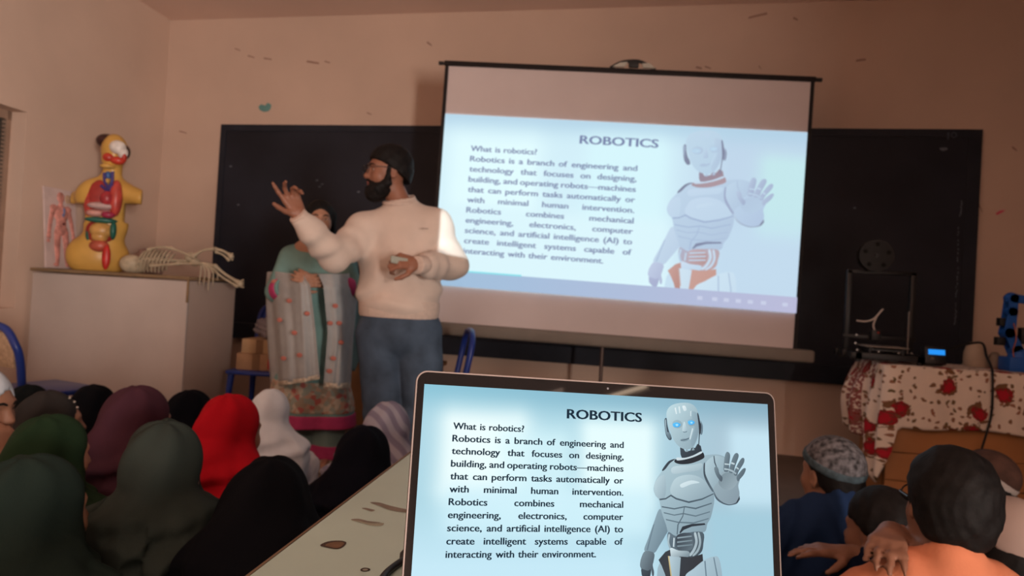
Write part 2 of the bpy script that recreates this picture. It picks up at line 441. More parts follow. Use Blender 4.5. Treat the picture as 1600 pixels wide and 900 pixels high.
def lay_text():
    """all words as (u, v) vertices"""
    out = []
    cap = 0.729                                                    # cap height of the face at size 1
    def put(word, u0, vb, size, sx, bold):
        vs, fs, x0, x1 = text_verts(word, bold)
        for dx in (-0.024, -0.008, 0.008, 0.024): out.append(([(u0+(x+dx-x0)*size*sx/ASP, vb-y*size) for x, y in vs], fs))
        return (x1-x0)*size*sx/ASP
    size = 0.0280/cap
    SXT = 0.833*0.468/sum((d[3]-d[2])*size/ASP for d in (text_verts(w, 0.006) for w in LINES[1].split(' ')))
    vs, fs, x0, x1 = text_verts("ROBOTICS", 0.008)
    ts = 0.041/cap; put("ROBOTICS", 0.386, 0.109, ts, 0.216/((x1-x0)*ts/ASP), 0.008)
    for i, l in enumerate(LINES):
        vb = 0.174+0.0494*i
        ws = l.split(' ')
        dims = [text_verts(w, 0.006) for w in ws]
        wd = [(d[3]-d[2])*size/ASP for d in dims]
        total = {0: 0.187, 10: 0.393}.get(i, 0.468)
        sx = SXT
        if i in (0, 10): sp = 0.0105; sx = (total-sp*(len(ws)-1))/sum(wd)
        else:
            sp = (total-sum(wd)*sx)/(len(ws)-1)
            if sp < 0.0085: sp = 0.0085; sx = (total-sp*(len(ws)-1))/sum(wd)
        u = 0.081
        for (v_, f_, x0, x1), w in zip(dims, wd):
            for dx in (-0.022, -0.007, 0.007, 0.022): out.append(([(u+(x+dx-x0)*size*sx/ASP, vb-y*size) for x, y in v_], f_))
            u += w*sx+sp
    return out
TEXT = lay_text()

def sbox(u, v, u0, v0, u1, v1, s):
    d = max(u0-u, 0, u-u1, ); e = max(v0-v, 0, v-v1)*0.62
    return math.exp(-(d*d+e*e)/(2*s*s))
def mix(a, b, t): return tuple(a[i]*(1-t)+b[i]*t for i in range(3))
def bg_laptop(u, v):
    c = mix((172, 214, 228), (168, 197, 212), min(1, max(0, (u-0.55)/0.3)))
    top = math.exp(-(v/0.085)**2); c = mix(c, mix((132, 192, 212), (128, 168, 188), u), 0.85*top)
    c = mix(c, (196, 232, 246), min(1, max(0, (v-0.45)/0.25))*(1-min(1, max(0, (u-0.55)/0.2))))
    c = mix(c, (238, 255, 255), 0.97*sbox(u, v, 0.085, 0.155, 0.245, 0.40, 0.032))
    c = mix(c, (214, 246, 252), 0.8*sbox(u, v, 0.25, 0.22, 0.36, 0.45, 0.035))
    c = mix(c, (232, 254, 255), 0.95*sbox(u, v, 0.46, 0.16, 0.61, 0.44, 0.03))
    c = mix(c, (206, 240, 250), 0.9*sbox(u, v, 0.10, 0.45, 0.60, 0.53, 0.03))
    c = mix(c, (196, 228, 242), 0.95*sbox(u, v, 0.90, 0.16, 1.05, 0.42, 0.025))
    c = mix(c, (150, 190, 210), 0.7*math.exp(-((u-0.70)/0.05)**2)*math.exp(-((v-0.5)/0.2)**2))
    c = mix(c, (160, 203, 220), 0.85*sbox(u, v, 0.83, 0.52, 1.1, 0.75, 0.03))
    return c
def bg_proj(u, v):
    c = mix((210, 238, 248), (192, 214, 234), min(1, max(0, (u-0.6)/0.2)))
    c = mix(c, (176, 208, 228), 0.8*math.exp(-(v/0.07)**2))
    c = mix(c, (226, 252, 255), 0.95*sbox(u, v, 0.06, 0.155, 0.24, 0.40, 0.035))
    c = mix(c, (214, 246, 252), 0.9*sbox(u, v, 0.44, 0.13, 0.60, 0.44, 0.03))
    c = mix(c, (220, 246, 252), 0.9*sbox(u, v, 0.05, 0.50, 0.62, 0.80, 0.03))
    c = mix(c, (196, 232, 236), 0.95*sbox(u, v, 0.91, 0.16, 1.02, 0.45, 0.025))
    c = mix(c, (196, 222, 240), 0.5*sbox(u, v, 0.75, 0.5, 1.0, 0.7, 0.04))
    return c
# robot picture: outlines (3x trace), light colour, shade colour, projected light, projected shade, smooth?
G1, G2 = (172, 200, 210), (128, 152, 165)
PW, PS = (190, 212, 232), (176, 196, 220)
DK, DK2 = (34, 46, 56), (58, 72, 82)
PD = (128, 134, 158)
BR = (200, 160, 152)
PIC = [
 # far arm
 ([(148, 590), (165, 600), (190, 680), (178, 712), (150, 760), (130, 790), (104, 792), (80, 778), (98, 725), (125, 650)], (150, 176, 188), (104, 128, 142), (198, 218, 236), (186, 206, 228), 1),
 ([(122, 660), (128, 655), (108, 735), (98, 780), (90, 778)], (112, 136, 150), (100, 122, 136), PS, PS, 0),
 ([(85, 783), (126, 793), (124, 830), (120, 850), (126, 880), (124, 900), (117, 898), (112, 870), (108, 902), (101, 903), (98, 875), (92, 905), (85, 905), (84, 872), (76, 900), (68, 896), (66, 868), (60, 850), (66, 815)], (122, 142, 152), (70, 84, 94), (192, 204, 228), (176, 186, 214), 1),
 ([(66, 868), (84, 872), (98, 875), (112, 870), (108, 902), (100, 920), (84, 915), (70, 896)], (60, 74, 84), (40, 50, 60), (172, 180, 210), (166, 174, 206), 1),
 # torso
 ([(163, 408), (185, 375), (222, 350), (300, 368), (350, 338), (410, 330), (445, 336), (460, 350), (452, 400), (430, 470), (410, 520), (407, 560), (392, 625), (376, 655), (362, 694), (300, 694), (258, 704), (232, 712), (196, 702), (182, 660), (162, 602), (150, 545), (132, 522), (124, 490), (135, 450)], G1, G2, PW, PS, 1),
 ([(165, 400), (188, 368), (205, 356), (225, 352), (200, 372), (180, 398), (166, 408)], DK2, DK, PD, PD, 1),
 ([(128, 470), (150, 436), (176, 430), (182, 480), (176, 530), (150, 536), (130, 515)], (188, 212, 220), (150, 174, 186), (196, 216, 236), PW, 1),
 ([(205, 480), (230, 440), (290, 425), (345, 440), (385, 480), (395, 512), (350, 530), (290, 545), (230, 530), (204, 510)], (186, 210, 218), (142, 166, 178), (196, 216, 236), PW, 1),
 ([(215, 388), (300, 380), (350, 372), (340, 402), (280, 412), (214, 420)], (194, 216, 224), (158, 182, 192), (196, 216, 236), PW, 1),
 ([(250, 470), (300, 452), (340, 462), (300, 470), (258, 486)], (214, 232, 238), (190, 212, 220), (200, 220, 238), PW, 1),
 # neck
 ([(248, 298), (262, 300), (272, 316), (296, 312), (303, 296), (318, 300), (330, 280), (345, 290), (352, 322), (330, 340), (258, 352), (250, 330)], DK2, DK, (150, 138, 156), (160, 140, 150), 0),
 ([(228, 352), (260, 350), (310, 334), (350, 318), (362, 338), (352, 352), (300, 372), (250, 376), (222, 366)], DK, (24, 30, 36), (165, 150, 160), (175, 150, 158), 1),
 ([(230, 350), (236, 344), (270, 346), (310, 334), (346, 316), (350, 324), (312, 342), (270, 354), (236, 358)], (216, 232, 238), (190, 208, 216), (205, 222, 240), PW, 1),
 ([(272, 318), (280, 300), (286, 318)], (150, 176, 186), (130, 150, 160), PS, PS, 0), ([(302, 312), (310, 292), (316, 310)], (150, 176, 186), (130, 150, 160), PS, PS, 0),
 # head
 ([(184, 152), (190, 118), (214, 97), (256, 88), (298, 92), (324, 114), (334, 150), (338, 205), (332, 245), (318, 282), (300, 302), (272, 306), (242, 292), (218, 262), (200, 215)], (188, 216, 224), (142, 168, 180), (190, 214, 232), (184, 208, 228), 1),
 ([(300, 130), (328, 140), (336, 200), (326, 255), (306, 292), (296, 270), (308, 235), (316, 205), (308, 180)], (152, 180, 192), (128, 152, 166), (184, 206, 226), PS, 1),
 ([(214, 178), (232, 168), (252, 176), (258, 192), (246, 206), (224, 206), (213, 194)], (160, 188, 198), (140, 168, 180), (184, 206, 226), PS, 1),
 ([(282, 172), (300, 162), (318, 168), (322, 184), (310, 196), (290, 196)], (156, 184, 196), (134, 160, 174), (184, 206, 226), PS, 1),
 ([(264, 180), (272, 182), (280, 218), (274, 226), (262, 224), (258, 216)], (204, 226, 232), (160, 186, 198), PW, PS, 1),
 ([(258, 222), (266, 228), (278, 226), (282, 220), (270, 224)], (110, 134, 148), (100, 124, 138), PS, PS, 0),
 ([(248, 262), (262, 254), (276, 256), (292, 250), (284, 264), (266, 270), (252, 268)], (150, 174, 186), (120, 146, 158), PS, PS, 1),
 ([(250, 262), (270, 259), (291, 252), (290, 256), (270, 264), (252, 266)], (84, 106, 120), (76, 96, 110), PS, PS, 0),
 ([(222, 112), (228, 110), (234, 140), (228, 142)], (232, 244, 246), (210, 228, 234), PW, PW, 0), ([(240, 106), (246, 105), (250, 136), (244, 138)], (226, 240, 244), (206, 224, 230), PW, PW, 0), ([(258, 104), (272, 103), (278, 122), (266, 126)], (226, 240, 244), (206, 224, 230), PW, PW, 1),
 ([(296, 128), (300, 126), (300, 152), (296, 150)], (224, 238, 242), (206, 224, 230), PW, PW, 0), ([(304, 206), (310, 210), (296, 262), (291, 258)], (214, 232, 238), (190, 212, 220), PW, PW, 0),
 ([(214, 186), (228, 180), (244, 184), (250, 192), (240, 202), (222, 202), (214, 196)], (92, 196, 250), (60, 170, 240), (184, 212, 234), (184, 210, 232), 1),
 ([(284, 176), (298, 170), (312, 174), (316, 182), (306, 190), (290, 190)], (92, 196, 250), (60, 170, 240), (184, 212, 234), (184, 210, 232), 1),
 ([(226, 190), (236, 187), (240, 193), (232, 198)], (170, 232, 255), (150, 220, 255), (188, 216, 236), (188, 216, 236), 1), ([(296, 179), (304, 177), (307, 183), (299, 186)], (170, 232, 255), (150, 220, 255), (188, 216, 236), (188, 216, 236), 1),
 # ear pieces
 ([(174, 168), (184, 160), (188, 190), (196, 222), (204, 238), (208, 258), (196, 262), (182, 240), (176, 205)], (70, 88, 100), (50, 64, 76), PD, PD, 1),
 ([(176, 172), (181, 168), (184, 206), (188, 232), (183, 236), (178, 206)], (158, 182, 192), (120, 142, 154), PS, PD, 1),
 ([(186, 226), (200, 230), (206, 250), (198, 258), (188, 246)], (120, 142, 154), (84, 104, 116), PD, PD, 1),
 ([(328, 138), (334, 142), (342, 178), (350, 196), (348, 228), (340, 240), (336, 300), (332, 298), (336, 230), (334, 190)], (44, 56, 66), (34, 44, 54), PD, PD, 1),
 ([(344, 172), (354, 196), (352, 232), (344, 236), (347, 200)], (120, 146, 160), (90, 112, 126), PS, PD, 1),
 # right upper arm, forearm and hand
 ([(362, 384), (378, 356), (410, 336), (440, 340), (458, 352), (452, 398), (430, 440), (420, 500), (400, 500), (372, 450), (360, 420)], (176, 202, 212), (140, 164, 176), PW, PS, 1),
 ([(358, 376), (364, 372), (366, 420), (388, 470), (404, 498), (398, 504), (372, 462), (358, 424)], DK2, (84, 104, 116), (160, 172, 200), (160, 172, 200), 1),
 ([(404, 338), (408, 336), (412, 366), (420, 388), (416, 390), (407, 368)], (60, 76, 88), (60, 76, 88), PS, PS, 0),
 ([(436, 424), (460, 404), (488, 406), (514, 420), (528, 444), (520, 476), (526, 512), (520, 545), (500, 560), (474, 562), (444, 552), (420, 532), (404, 500), (412, 474), (428, 456)], (150, 172, 182), (132, 152, 164), (186, 208, 230), (178, 198, 224), 1),
 ([(430, 448), (452, 420), (484, 414), (506, 426), (518, 448), (504, 480), (476, 498), (448, 490), (430, 470)], (120, 140, 150), (150, 170, 180), (178, 198, 222), (182, 204, 226), 1),
 ([(404, 500), (420, 530), (444, 552), (474, 563), (500, 560), (520, 545), (527, 520), (518, 556), (496, 566), (470, 568), (440, 558), (414, 536)], (80, 98, 110), (70, 86, 98), (186, 206, 226), (150, 162, 186), 1),
 ([(510, 556), (526, 524), (528, 540), (518, 556)], (50, 62, 72), (50, 62, 72), PD, PD, 0),
 ([(452, 408), (453, 370), (458, 334), (466, 319), (476, 321), (482, 336), (478, 372), (474, 408)], (120, 142, 152), (80, 98, 110), (182, 198, 222), (162, 176, 204), 1),
 ([(476, 410), (488, 362), (500, 332), (512, 323), (521, 330), (520, 346), (506, 384), (496, 416)], (116, 138, 148), (78, 96, 108), (182, 198, 222), (162, 176, 204), 1),
 ([(498, 420), (514, 382), (532, 352), (544, 346), (549, 356), (544, 374), (524, 406), (512, 430)], (112, 134, 144), (76, 92, 104), (182, 198, 222), (162, 176, 204), 1),
 ([(512, 436), (528, 412), (542, 397), (552, 394), (555, 402), (546, 424), (528, 446), (518, 456)], (108, 130, 140), (74, 90, 102), (182, 198, 222), (162, 176, 204), 1),
 ([(440, 458), (420, 434), (409, 408), (408, 392), (418, 387), (426, 396), (432, 420), (446, 438)], (112, 132, 142), (74, 90, 102), (182, 198, 222), (162, 176, 204), 1),
 ([(456, 372), (478, 374), (478, 380), (456, 378)], (200, 218, 224), (180, 200, 208), PW, PW, 0), ([(488, 366), (504, 372), (502, 379), (486, 374)], (200, 218, 224), (180, 200, 208), PW, PW, 0),
 ([(512, 388), (524, 396), (521, 402), (509, 394)], (190, 210, 216), (170, 190, 198), PW, PW, 0), ([(454, 394), (476, 398), (494, 404), (512, 418), (508, 424), (490, 412), (472, 404), (454, 402)], (176, 196, 204), (150, 170, 180), PW, PS, 0),
 # belly seams
 ([(150, 538), (180, 534), (204, 518), (230, 534), (288, 550), (350, 536), (404, 512), (404, 517), (350, 543), (288, 558), (228, 541), (204, 526), (180, 541), (152, 545)], (70, 88, 100), (70, 88, 100), (160, 178, 208), (160, 178, 208), 0),
 ([(160, 572), (220, 582), (270, 572), (320, 580), (396, 556), (396, 561), (320, 587), (270, 578), (220, 588), (162, 578)], (80, 100, 112), (80, 100, 112), (166, 186, 214), (166, 186, 214), 0),
 ([(170, 600), (220, 612), (262, 604), (320, 616), (388, 596), (387, 601), (320, 622), (262, 610), (220, 617), (172, 606)], (96, 118, 130), (96, 118, 130), (172, 192, 218), (172, 192, 218), 0),
 ([(180, 632), (238, 645), (310, 648), (382, 628), (380, 633), (310, 655), (238, 651), (182, 638)], (96, 118, 130), (96, 118, 130), (172, 192, 218), (172, 192, 218), 0),
 ([(266, 574), (270, 574), (262, 620), (240, 660), (236, 705), (231, 705), (234, 660), (258, 618)], (84, 104, 116), (84, 104, 116), (168, 188, 216), (168, 188, 216), 0),
 ([(258, 668), (300, 656), (362, 652), (366, 660), (302, 668), (264, 684), (248, 700), (244, 696)], DK, DK, (130, 138, 166), (130, 138, 166), 0),
 # waist machinery
 ([(192, 694), (226, 712), (262, 700), (352, 694), (356, 750), (345, 790), (300, 815), (240, 800), (206, 772), (188, 740)], (96, 116, 128), (60, 76, 86), (176, 176, 196), (190, 160, 160), 1),
 ([(234, 708), (300, 702), (306, 770), (262, 782), (232, 768)], (52, 64, 74), (92, 110, 120), (190, 172, 182), (182, 150, 150), 1),
 ([(234, 718), (302, 710), (302, 716), (234, 725)], (150, 172, 182), (120, 140, 150), PW, PW, 0), ([(233, 738), (304, 730), (304, 736), (233, 745)], (140, 162, 172), (110, 130, 140), PW, PW, 0), ([(233, 757), (305, 750), (305, 756), (234, 764)], (130, 152, 162), (100, 120, 130), PW, PW, 0),
 ([(312, 700), (322, 698), (330, 740), (318, 780), (298, 806), (290, 800), (308, 772), (318, 738)], (196, 214, 220), (150, 170, 180), (210, 224, 240), PW, 1),
 ([(330, 700), (338, 698), (346, 742), (334, 784), (312, 806), (306, 802), (326, 776), (336, 742)], (180, 200, 206), (140, 160, 170), (204, 218, 236), PW, 1),
 ([(192, 706), (200, 708), (196, 740), (206, 772), (200, 776), (188, 742)], (176, 198, 206), (140, 160, 170), PW, PS, 1),
 ([(216, 720), (222, 722), (220, 765), (213, 762)], (216, 230, 236), (180, 200, 208), PW, PW, 0),
 ([(202, 768), (240, 780), (286, 784), (290, 806), (260, 815), (215, 808), (200, 806)], (206, 224, 230), (120, 140, 150), (204, 222, 240), PW, 1),
 # hips
 ([(138, 905), (142, 862), (160, 818), (182, 800), (200, 805), (212, 900), (214, 1150), (120, 1150)], (160, 186, 198), (130, 156, 170), (200, 224, 240), (196, 220, 238), 0),
 ([(146, 824), (178, 786), (200, 776), (206, 830), (212, 900), (224, 1010), (206, 1000), (176, 890), (160, 850)], (44, 54, 62), (60, 60, 62), BR, (176, 130, 122), 0),
 ([(244, 808), (300, 812), (352, 796), (356, 842), (310, 880), (268, 905), (240, 960), (232, 1150), (200, 1150), (222, 960)], (46, 56, 64), (40, 40, 44), BR, (196, 150, 136), 0),
 ([(196, 806), (250, 812), (244, 900), (236, 1000), (214, 1010), (204, 900)], (178, 202, 212), (140, 164, 176), (206, 226, 240), (200, 220, 236), 0),
 ([(190, 806), (196, 806), (208, 900), (203, 905)], (206, 190, 140), (190, 170, 120), (190, 170, 170), BR, 0),
 ([(268, 905), (310, 865), (360, 825), (405, 808), (428, 816), (442, 880), (450, 1000), (446, 1150), (300, 1150), (262, 1010)], (176, 202, 214), (140, 166, 180), (206, 228, 242), (196, 218, 236), 1),
 ([(360, 830), (366, 828), (372, 900), (374, 1150), (368, 1150), (366, 900)], (104, 128, 142), (104, 128, 142), PS, PS, 0),
 ([(402, 812), (407, 812), (424, 900), (432, 1150), (426, 1150), (418, 900)], (104, 128, 142), (104, 128, 142), PS, PS, 0),
]
def smooth2(pts, n=4):
    k = len(pts); out = []
    for i in range(k):
        p0, p1, p2, p3 = (np.array(pts[(i+j) % k], float) for j in (-1, 0, 1, 2))
        for s in range(n):
            t = s/n; out.append(tuple(0.5*(2*p1+(p2-p0)*t+(2*p0-5*p1+4*p2-p3)*t*t+(3*p1-p0-3*p2+p3)*t**3)))
    return out
def col_mesh(name, verts, faces, cols, m, parent):
    o = mesh_obj(name, verts, faces, m, parent, smooth=False)
    a = o.data.color_attributes.new('Col', 'FLOAT_COLOR', 'POINT')
    a.data.foreach_set('color', np.array([(*L3(c), 1) for c in cols], np.float32).ravel())
    return o
def make_slide(parent_bg_name, root, place, bgf, proj, mats, dz, vmax):
    """place(u, v, layer) -> local coordinates on the display"""
    nu, nv = 90, 60
    V = [place(i/nu, vmax*j/nv, 0) for j in range(nv+1) for i in range(nu+1)]
    Fq = [(j*(nu+1)+i, j*(nu+1)+i+1, (j+1)*(nu+1)+i+1, (j+1)*(nu+1)+i) for j in range(nv) for i in range(nu)]
    C = [bgf(i/nu, vmax*j/nv) for j in range(nv+1) for i in range(nu+1)]
    bg = col_mesh(parent_bg_name, V, Fq, C, mats[0], root)
    # picture
    V, Fq, C = [], [], []
    for li, (pts, c1, c2, p1, p2, sm) in enumerate(PIC):
        poly = smooth2(pts) if sm else pts
        bm = bmesh.new(); vs = [bm.verts.new((x, y, 0)) for x, y in poly]
        es = [bm.edges.new((vs[i], vs[(i+1) % len(vs)])) for i in range(len(vs))]
        bmesh.ops.triangle_fill(bm, use_beauty=True, edges=es)
        for _ in range(2):
            lg = [e for e in bm.edges if e.calc_length() > 22]
            if lg: bmesh.ops.subdivide_edges(bm, edges=lg, cuts=1); bmesh.ops.triangulate(bm, faces=bm.faces)
        bm.verts.index_update(); off = len(V)
        xs = [p[0] for p in pts]; ys = [p[1] for p in pts]; x0, x1, y0, y1 = min(xs), max(xs), min(ys), max(ys)
        ca, cb = (p1, p2) if proj else (c1, c2)
        for v in bm.verts:
            u, w = pic_uv(v.co.x, v.co.y); w = min(w, vmax-0.002)
            V.append(place(u, w, 1+li*0.6))
            t = 0.55*(v.co.x-x0)/max(x1-x0, 1)+0.45*(v.co.y-y0)/max(y1-y0, 1)
            C.append(mix(ca, cb, min(1, max(0, t*1.25-0.12))))
        for f in bm.faces: Fq.append(tuple(off+v.index for v in f.verts))
        bm.free()
    col_mesh('robot_picture', V, Fq, C, mats[0], bg)
    V, Fq = [], []
    for vs, fs in TEXT:
        off = len(V); V += [place(u, v, 2) for u, v in vs]; Fq += [tuple(off+i for i in f) for f in fs]
    mesh_obj('slide_text', V, Fq, mats[1], bg, smooth=False)
    return bg

# ---------------------------------------------------------------- laptop
LMAT = Matrix.Translation(LC) @ Matrix(LM.tolist()).to_4x4()
hinge_local = (0, -0.004, -LH_/2-0.026)
lap = empty('laptop', matrix=LMAT, label='open laptop showing the robotics slide on the white desk', cat='laptop')
rim_m = mat('laptop_rim_metal', (0.13, 0.095, 0.085), rough=0.5, metal=0.6, var=0.04, spec=0.5)
bez_m = mat('laptop_bezel', (0.012, 0.010, 0.010), rough=0.03, var=0.1, spec=0.4)
def rrect(w0, w1, h0, h1, r, n=8):
    out = []
    for cx, cy, a0 in ((w1-r, h1-r, 0), (w0+r, h1-r, 90), (w0+r, h0+r, 180), (w1-r, h0+r, 270)):
        for i in range(n+1):
            a = math.radians(a0+90*i/n); out.append((cx+r*math.cos(a), cy+r*math.sin(a)))
    return out
OX, OT, OB = 0.0075, 0.0117, 0.020
out_o = rrect(-LW_/2-OX, LW_/2+OX, -LH_/2-OB, LH_/2+OT, 0.010)
out_i = rrect(-LW_/2-OX+0.0012, LW_/2+OX-0.0012, -LH_/2-OB+0.0012, LH_/2+OT-0.0012, 0.0090)
# lid shell: tray whose lip shows as the thin metal rim
mb = MB(); bm = mb.bm
n = len(out_o)
ring = lambda pts, y: [bm.verts.new((x, y, z)) for x, z in pts]
r1 = ring(out_o, -0.0012); r2 = ring(out_i, -0.0012); r3 = ring(out_i, 0.0012); r4 = ring(rrect(-LW_/2-OX, LW_/2+OX, -LH_/2-OB, LH_/2+OT, 0.010), 0.0035); r5 = ring(out_i, 0.0055)
for a, b in ((r2, r1), (r3, r2), (r1, r4), (r4, r5)):
    for i in range(n): bm.faces.new((a[i], a[(i+1) % n], b[(i+1) % n], b[i]))
bm.faces.new(r3); bm.faces.new(r5)
mb.build('lid', rim_m, lap)
mb = MB(); bm = mb.bm
hole = [(-LW_/2, -LH_/2), (LW_/2, -LH_/2), (LW_/2, LH_/2), (-LW_/2, LH_/2)]
# bezel as four strips around the panel
x0, x1, z0, z1 = -LW_/2-OX+0.0013, LW_/2+OX-0.0013, -LH_/2-OB+0.0013, LH_/2+OT-0.0013
out_b = rrect(x0, x1, z0, z1, 0.0085)
vo = [bm.verts.new((x, -0.0006, z)) for x, z in out_b]; vi = [bm.verts.new((x, -0.0006, z)) for x, z in [(LW_/2, LH_/2), (-LW_/2, LH_/2), (-LW_/2, -LH_/2), (LW_/2, -LH_/2)]]
k = 9
for q in range(4):
    for i in range(k-1): bm.faces.new((vo[q*k+i], vo[q*k+i+1], vi[q]))
    bm.faces.new((vo[q*k+k-1], vo[(q*k+k) % n], vi[(q+1) % 4], vi[q]))
vd = [bm.verts.new((v.co.x, 0.0004, v.co.z)) for v in vi]
for q in range(4): bm.faces.new((vi[q], vi[(q+1) % 4], vd[(q+1) % 4], vd[q]))
bez = mb.build('bezel', bez_m, lap, smooth=False)
MB().cyl((0.0, -0.0007, LH_/2+0.0058), (0.0, -0.0011, LH_/2+0.0058), 0.0011, seg=12).build('webcam', mat('webcam_lens', (0.12, 0.11, 0.12), rough=0.2), bez)
disp_m = emit_attr('laptop_display'); txt_m = emit_flat('slide_ink', (14, 40, 58))
def lap_place(u, v, l): return ((u-0.5)*LW_, 0.0002-0.0001*(1 if l else 0)-0.000012*l, (0.5-v)*LH_)
make_slide('display', lap, lap_place, bg_laptop, False, (disp_m, txt_m), 0, 1.0)
# base: lies level on the desk, hinged under the lid
hw = np.array(LC)+LM @ np.array(hinge_local)
BASE_TOP = 0.770
bm4 = LMAT.inverted() @ (Matrix.Translation((hw[0], hw[1], BASE_TOP)) @ Matrix.Rotation(LYAW, 4, 'Z'))
def base_part(name, mb, m, parent=lap):
    mb.bm.transform(bm4); return mb.build(name, m, parent)
mb = MB().box((0, -0.118, -0.0085), (0.360, 0.246, 0.014), bevel=0.005)
base = base_part('base', mb, mat('laptop_body', (0.30, 0.26, 0.25), rough=0.35, metal=0.6, var=0.04))
mb = MB()
for r in range(6):
    for c in range(15):
        mb.box((-0.156+c*0.0223, -0.028-r*0.0188, -0.0008), (0.019, 0.0155, 0.003))
base_part('keyboard', mb, mat('key_plastic', (0.02, 0.02, 0.022), rough=0.5))
base_part('touchpad', MB().box((0, -0.187, -0.0013), (0.125, 0.078, 0.0012)), mat('touchpad_glass', (0.2, 0.18, 0.17), rough=0.3))
base_part('hinge', MB().cyl((-0.13, 0.003, 0.0), (0.13, 0.003, 0.0), 0.0065, seg=14), mat('hinge_dark', (0.03, 0.03, 0.03), rough=0.4))
for sx in (-1, 1): base_part('rubber_foot', MB().box((sx*0.12, -0.12, -0.0165), (0.05, 0.2, 0.006)), MATS['key_plastic'])

# ---------------------------------------------------------------- projection screen on its tripod
SCc = np.array([-0.24714749, 4.72, 1.76385411]); SY, SR = 0.11880163, 0.01402557
SM = _rot(SY, 0.0, SR); SWd, SHt = 2.522, 1.825
SMAT = Matrix.Translation(SCc) @ Matrix(SM.tolist()).to_4x4()
scr = empty('projection_screen', matrix=SMAT, label='white projector screen on a tripod showing the slide in front of the blackboard', cat='projector screen')
fab_m = mat('screen_fabric', (0.66, 0.56, 0.55), rough=0.95, var=0.03, scale=3, spec=0.05)
blk_m = mat('screen_black_trim', (0.018, 0.014, 0.014), rough=0.6, spec=0.2)
# fabric: a slightly wavy sheet with two faces
nx, nz = 40, 12; V = []; Fq = []
for sgn in (0, 1):
    for j in range(nz+1):
        for i in range(nx+1):
            x = -SWd/2+SWd*i/nx; z = -SHt/2+SHt*j/nz
            V.append((x, 0.003*math.sin(x*9+z*0.8)*(1-abs(2*j/nz-1)*0.5)+0.003*sgn, z))
m1 = (nx+1)*(nz+1)
for j in range(nz):
    for i in range(nx):
        a = j*(nx+1)+i; Fq.append((a, a+1, a+nx+2, a+nx+1)); Fq.append((m1+a, m1+a+nx+1, m1+a+nx+2, m1+a+1))
mesh_obj('fabric', V, Fq, fab_m, scr)
mb = MB(); e = 0.018
for sx in (-1, 1): MB().box((sx*(SWd/2+e/2-0.004), 0, 0), (e+0.008, 0.008, SHt)).build('side_border', blk_m, scr, smooth=False)
mb = MB().box((0, 0, SHt/2+0.016), (SWd+0.05, 0.03, 0.036), bevel=0.006)
mb.build('top_bar', blk_m, scr)
for sx in (-1, 1): MB().cyl((sx*(SWd/2+0.03), 0, SHt/2+0.016), (sx*(SWd/2+0.065), 0, SHt/2+0.016), 0.014, seg=12).build('end_cap', mat('end_cap_plastic', (0.03, 0.025, 0.025)), scr)
case_m = mat('screen_case', alb((84, 70, 60)), rough=0.6, var=0.05)
mb = MB().box((0.02, 0.0, -SHt/2-0.045), (SWd+0.22, 0.085, 0.088), bevel=0.02, seg=3)
mb.build('roller_case', case_m, scr)
# carrying handle / hook on the top
mb = MB()
mb.tube([(-0.16, 0, SHt/2+0.034), (-0.09, 0, SHt/2+0.075), (-0.03, 0, SHt/2+0.088), (0.03, 0, SHt/2+0.09), (0.09, 0, SHt/2+0.07), (0.15, 0, SHt/2+0.034)], 0.012, seg=8)
mb.box((0, 0, SHt/2+0.07), (0.07, 0.03, 0.055), bevel=0.008)
hk = mb.build('top_hook', mat('hook_black', (0.03, 0.028, 0.028), rough=0.5), scr)
hk.location.x = 0.05
for q in (-1, 1): MB().prism([(q*0.105-0.04, 0.036), (q*0.105+0.04, 0.036), (q*0.075+0.03, 0.07), (q*0.075-0.02, 0.065)], (0.05, -0.014, SHt/2), (1, 0, 0), (0, 0, 1), 0.02).build('hook_plate', mat('hook_white', alb((130, 115, 100)), rough=0.5), scr)
pole_m = mat('stand_pole', alb((62, 46, 40)), rough=0.4, metal=0.3)
inv = SMAT.inverted()
def wl(p): return inv @ Vector([float(q) for q in p])
pb = onplane(941, 558, SCc, SM[:, 1])+SM[:, 1]*0.06
mb = MB().cyl(wl((pb[0], pb[1], 0.22)), wl((pb[0], pb[1], 2.66)), 0.013, seg=14)
mb.build('pole', pole_m, scr)
for a in (20, 140, 260):
    dx, dy = math.cos(R(a)), math.sin(R(a))
    MB().tube([wl((pb[0]+dx*0.02, pb[1]+dy*0.02, 0.42)), wl((pb[0]+dx*0.38, pb[1]+dy*0.38, 0.012))], 0.011, steps=1).build('leg', pole_m, scr)
# the projected slide: a keystoned emissive sheet standing in for light on the fabric
QC = [(-1.2515, 0.566), (1.2515, 0.5625), (1.2515, -0.672), (-1.2515, -0.654)]
VM = 0.83
def scr_place(u, v, l):
    t = v/VM
    a = np.array(QC[0])*(1-u)+np.array(QC[1])*u; b = np.array(QC[3])*(1-u)+np.array(QC[2])*u
    p = a*(1-t)+b*t
    return (p[0], -0.0095-(0.003 if l else 0)-0.00025*l, p[1])
pd_m = emit_attr('projection_glow'); pt_m = emit_flat('projection_glow_text', (120, 132, 170))
pbg = make_slide('slide_glow_sheet', scr, scr_place, bg_proj, True, (pd_m, pt_m), 0, VM)
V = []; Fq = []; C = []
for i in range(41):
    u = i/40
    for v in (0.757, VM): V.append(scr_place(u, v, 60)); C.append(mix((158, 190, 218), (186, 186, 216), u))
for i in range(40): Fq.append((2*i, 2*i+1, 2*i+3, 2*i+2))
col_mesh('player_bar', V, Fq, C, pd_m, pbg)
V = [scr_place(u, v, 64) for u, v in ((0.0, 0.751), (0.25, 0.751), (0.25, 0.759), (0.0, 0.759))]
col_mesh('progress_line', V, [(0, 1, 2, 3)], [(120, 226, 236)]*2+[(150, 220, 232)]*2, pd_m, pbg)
V = []; Fq = []
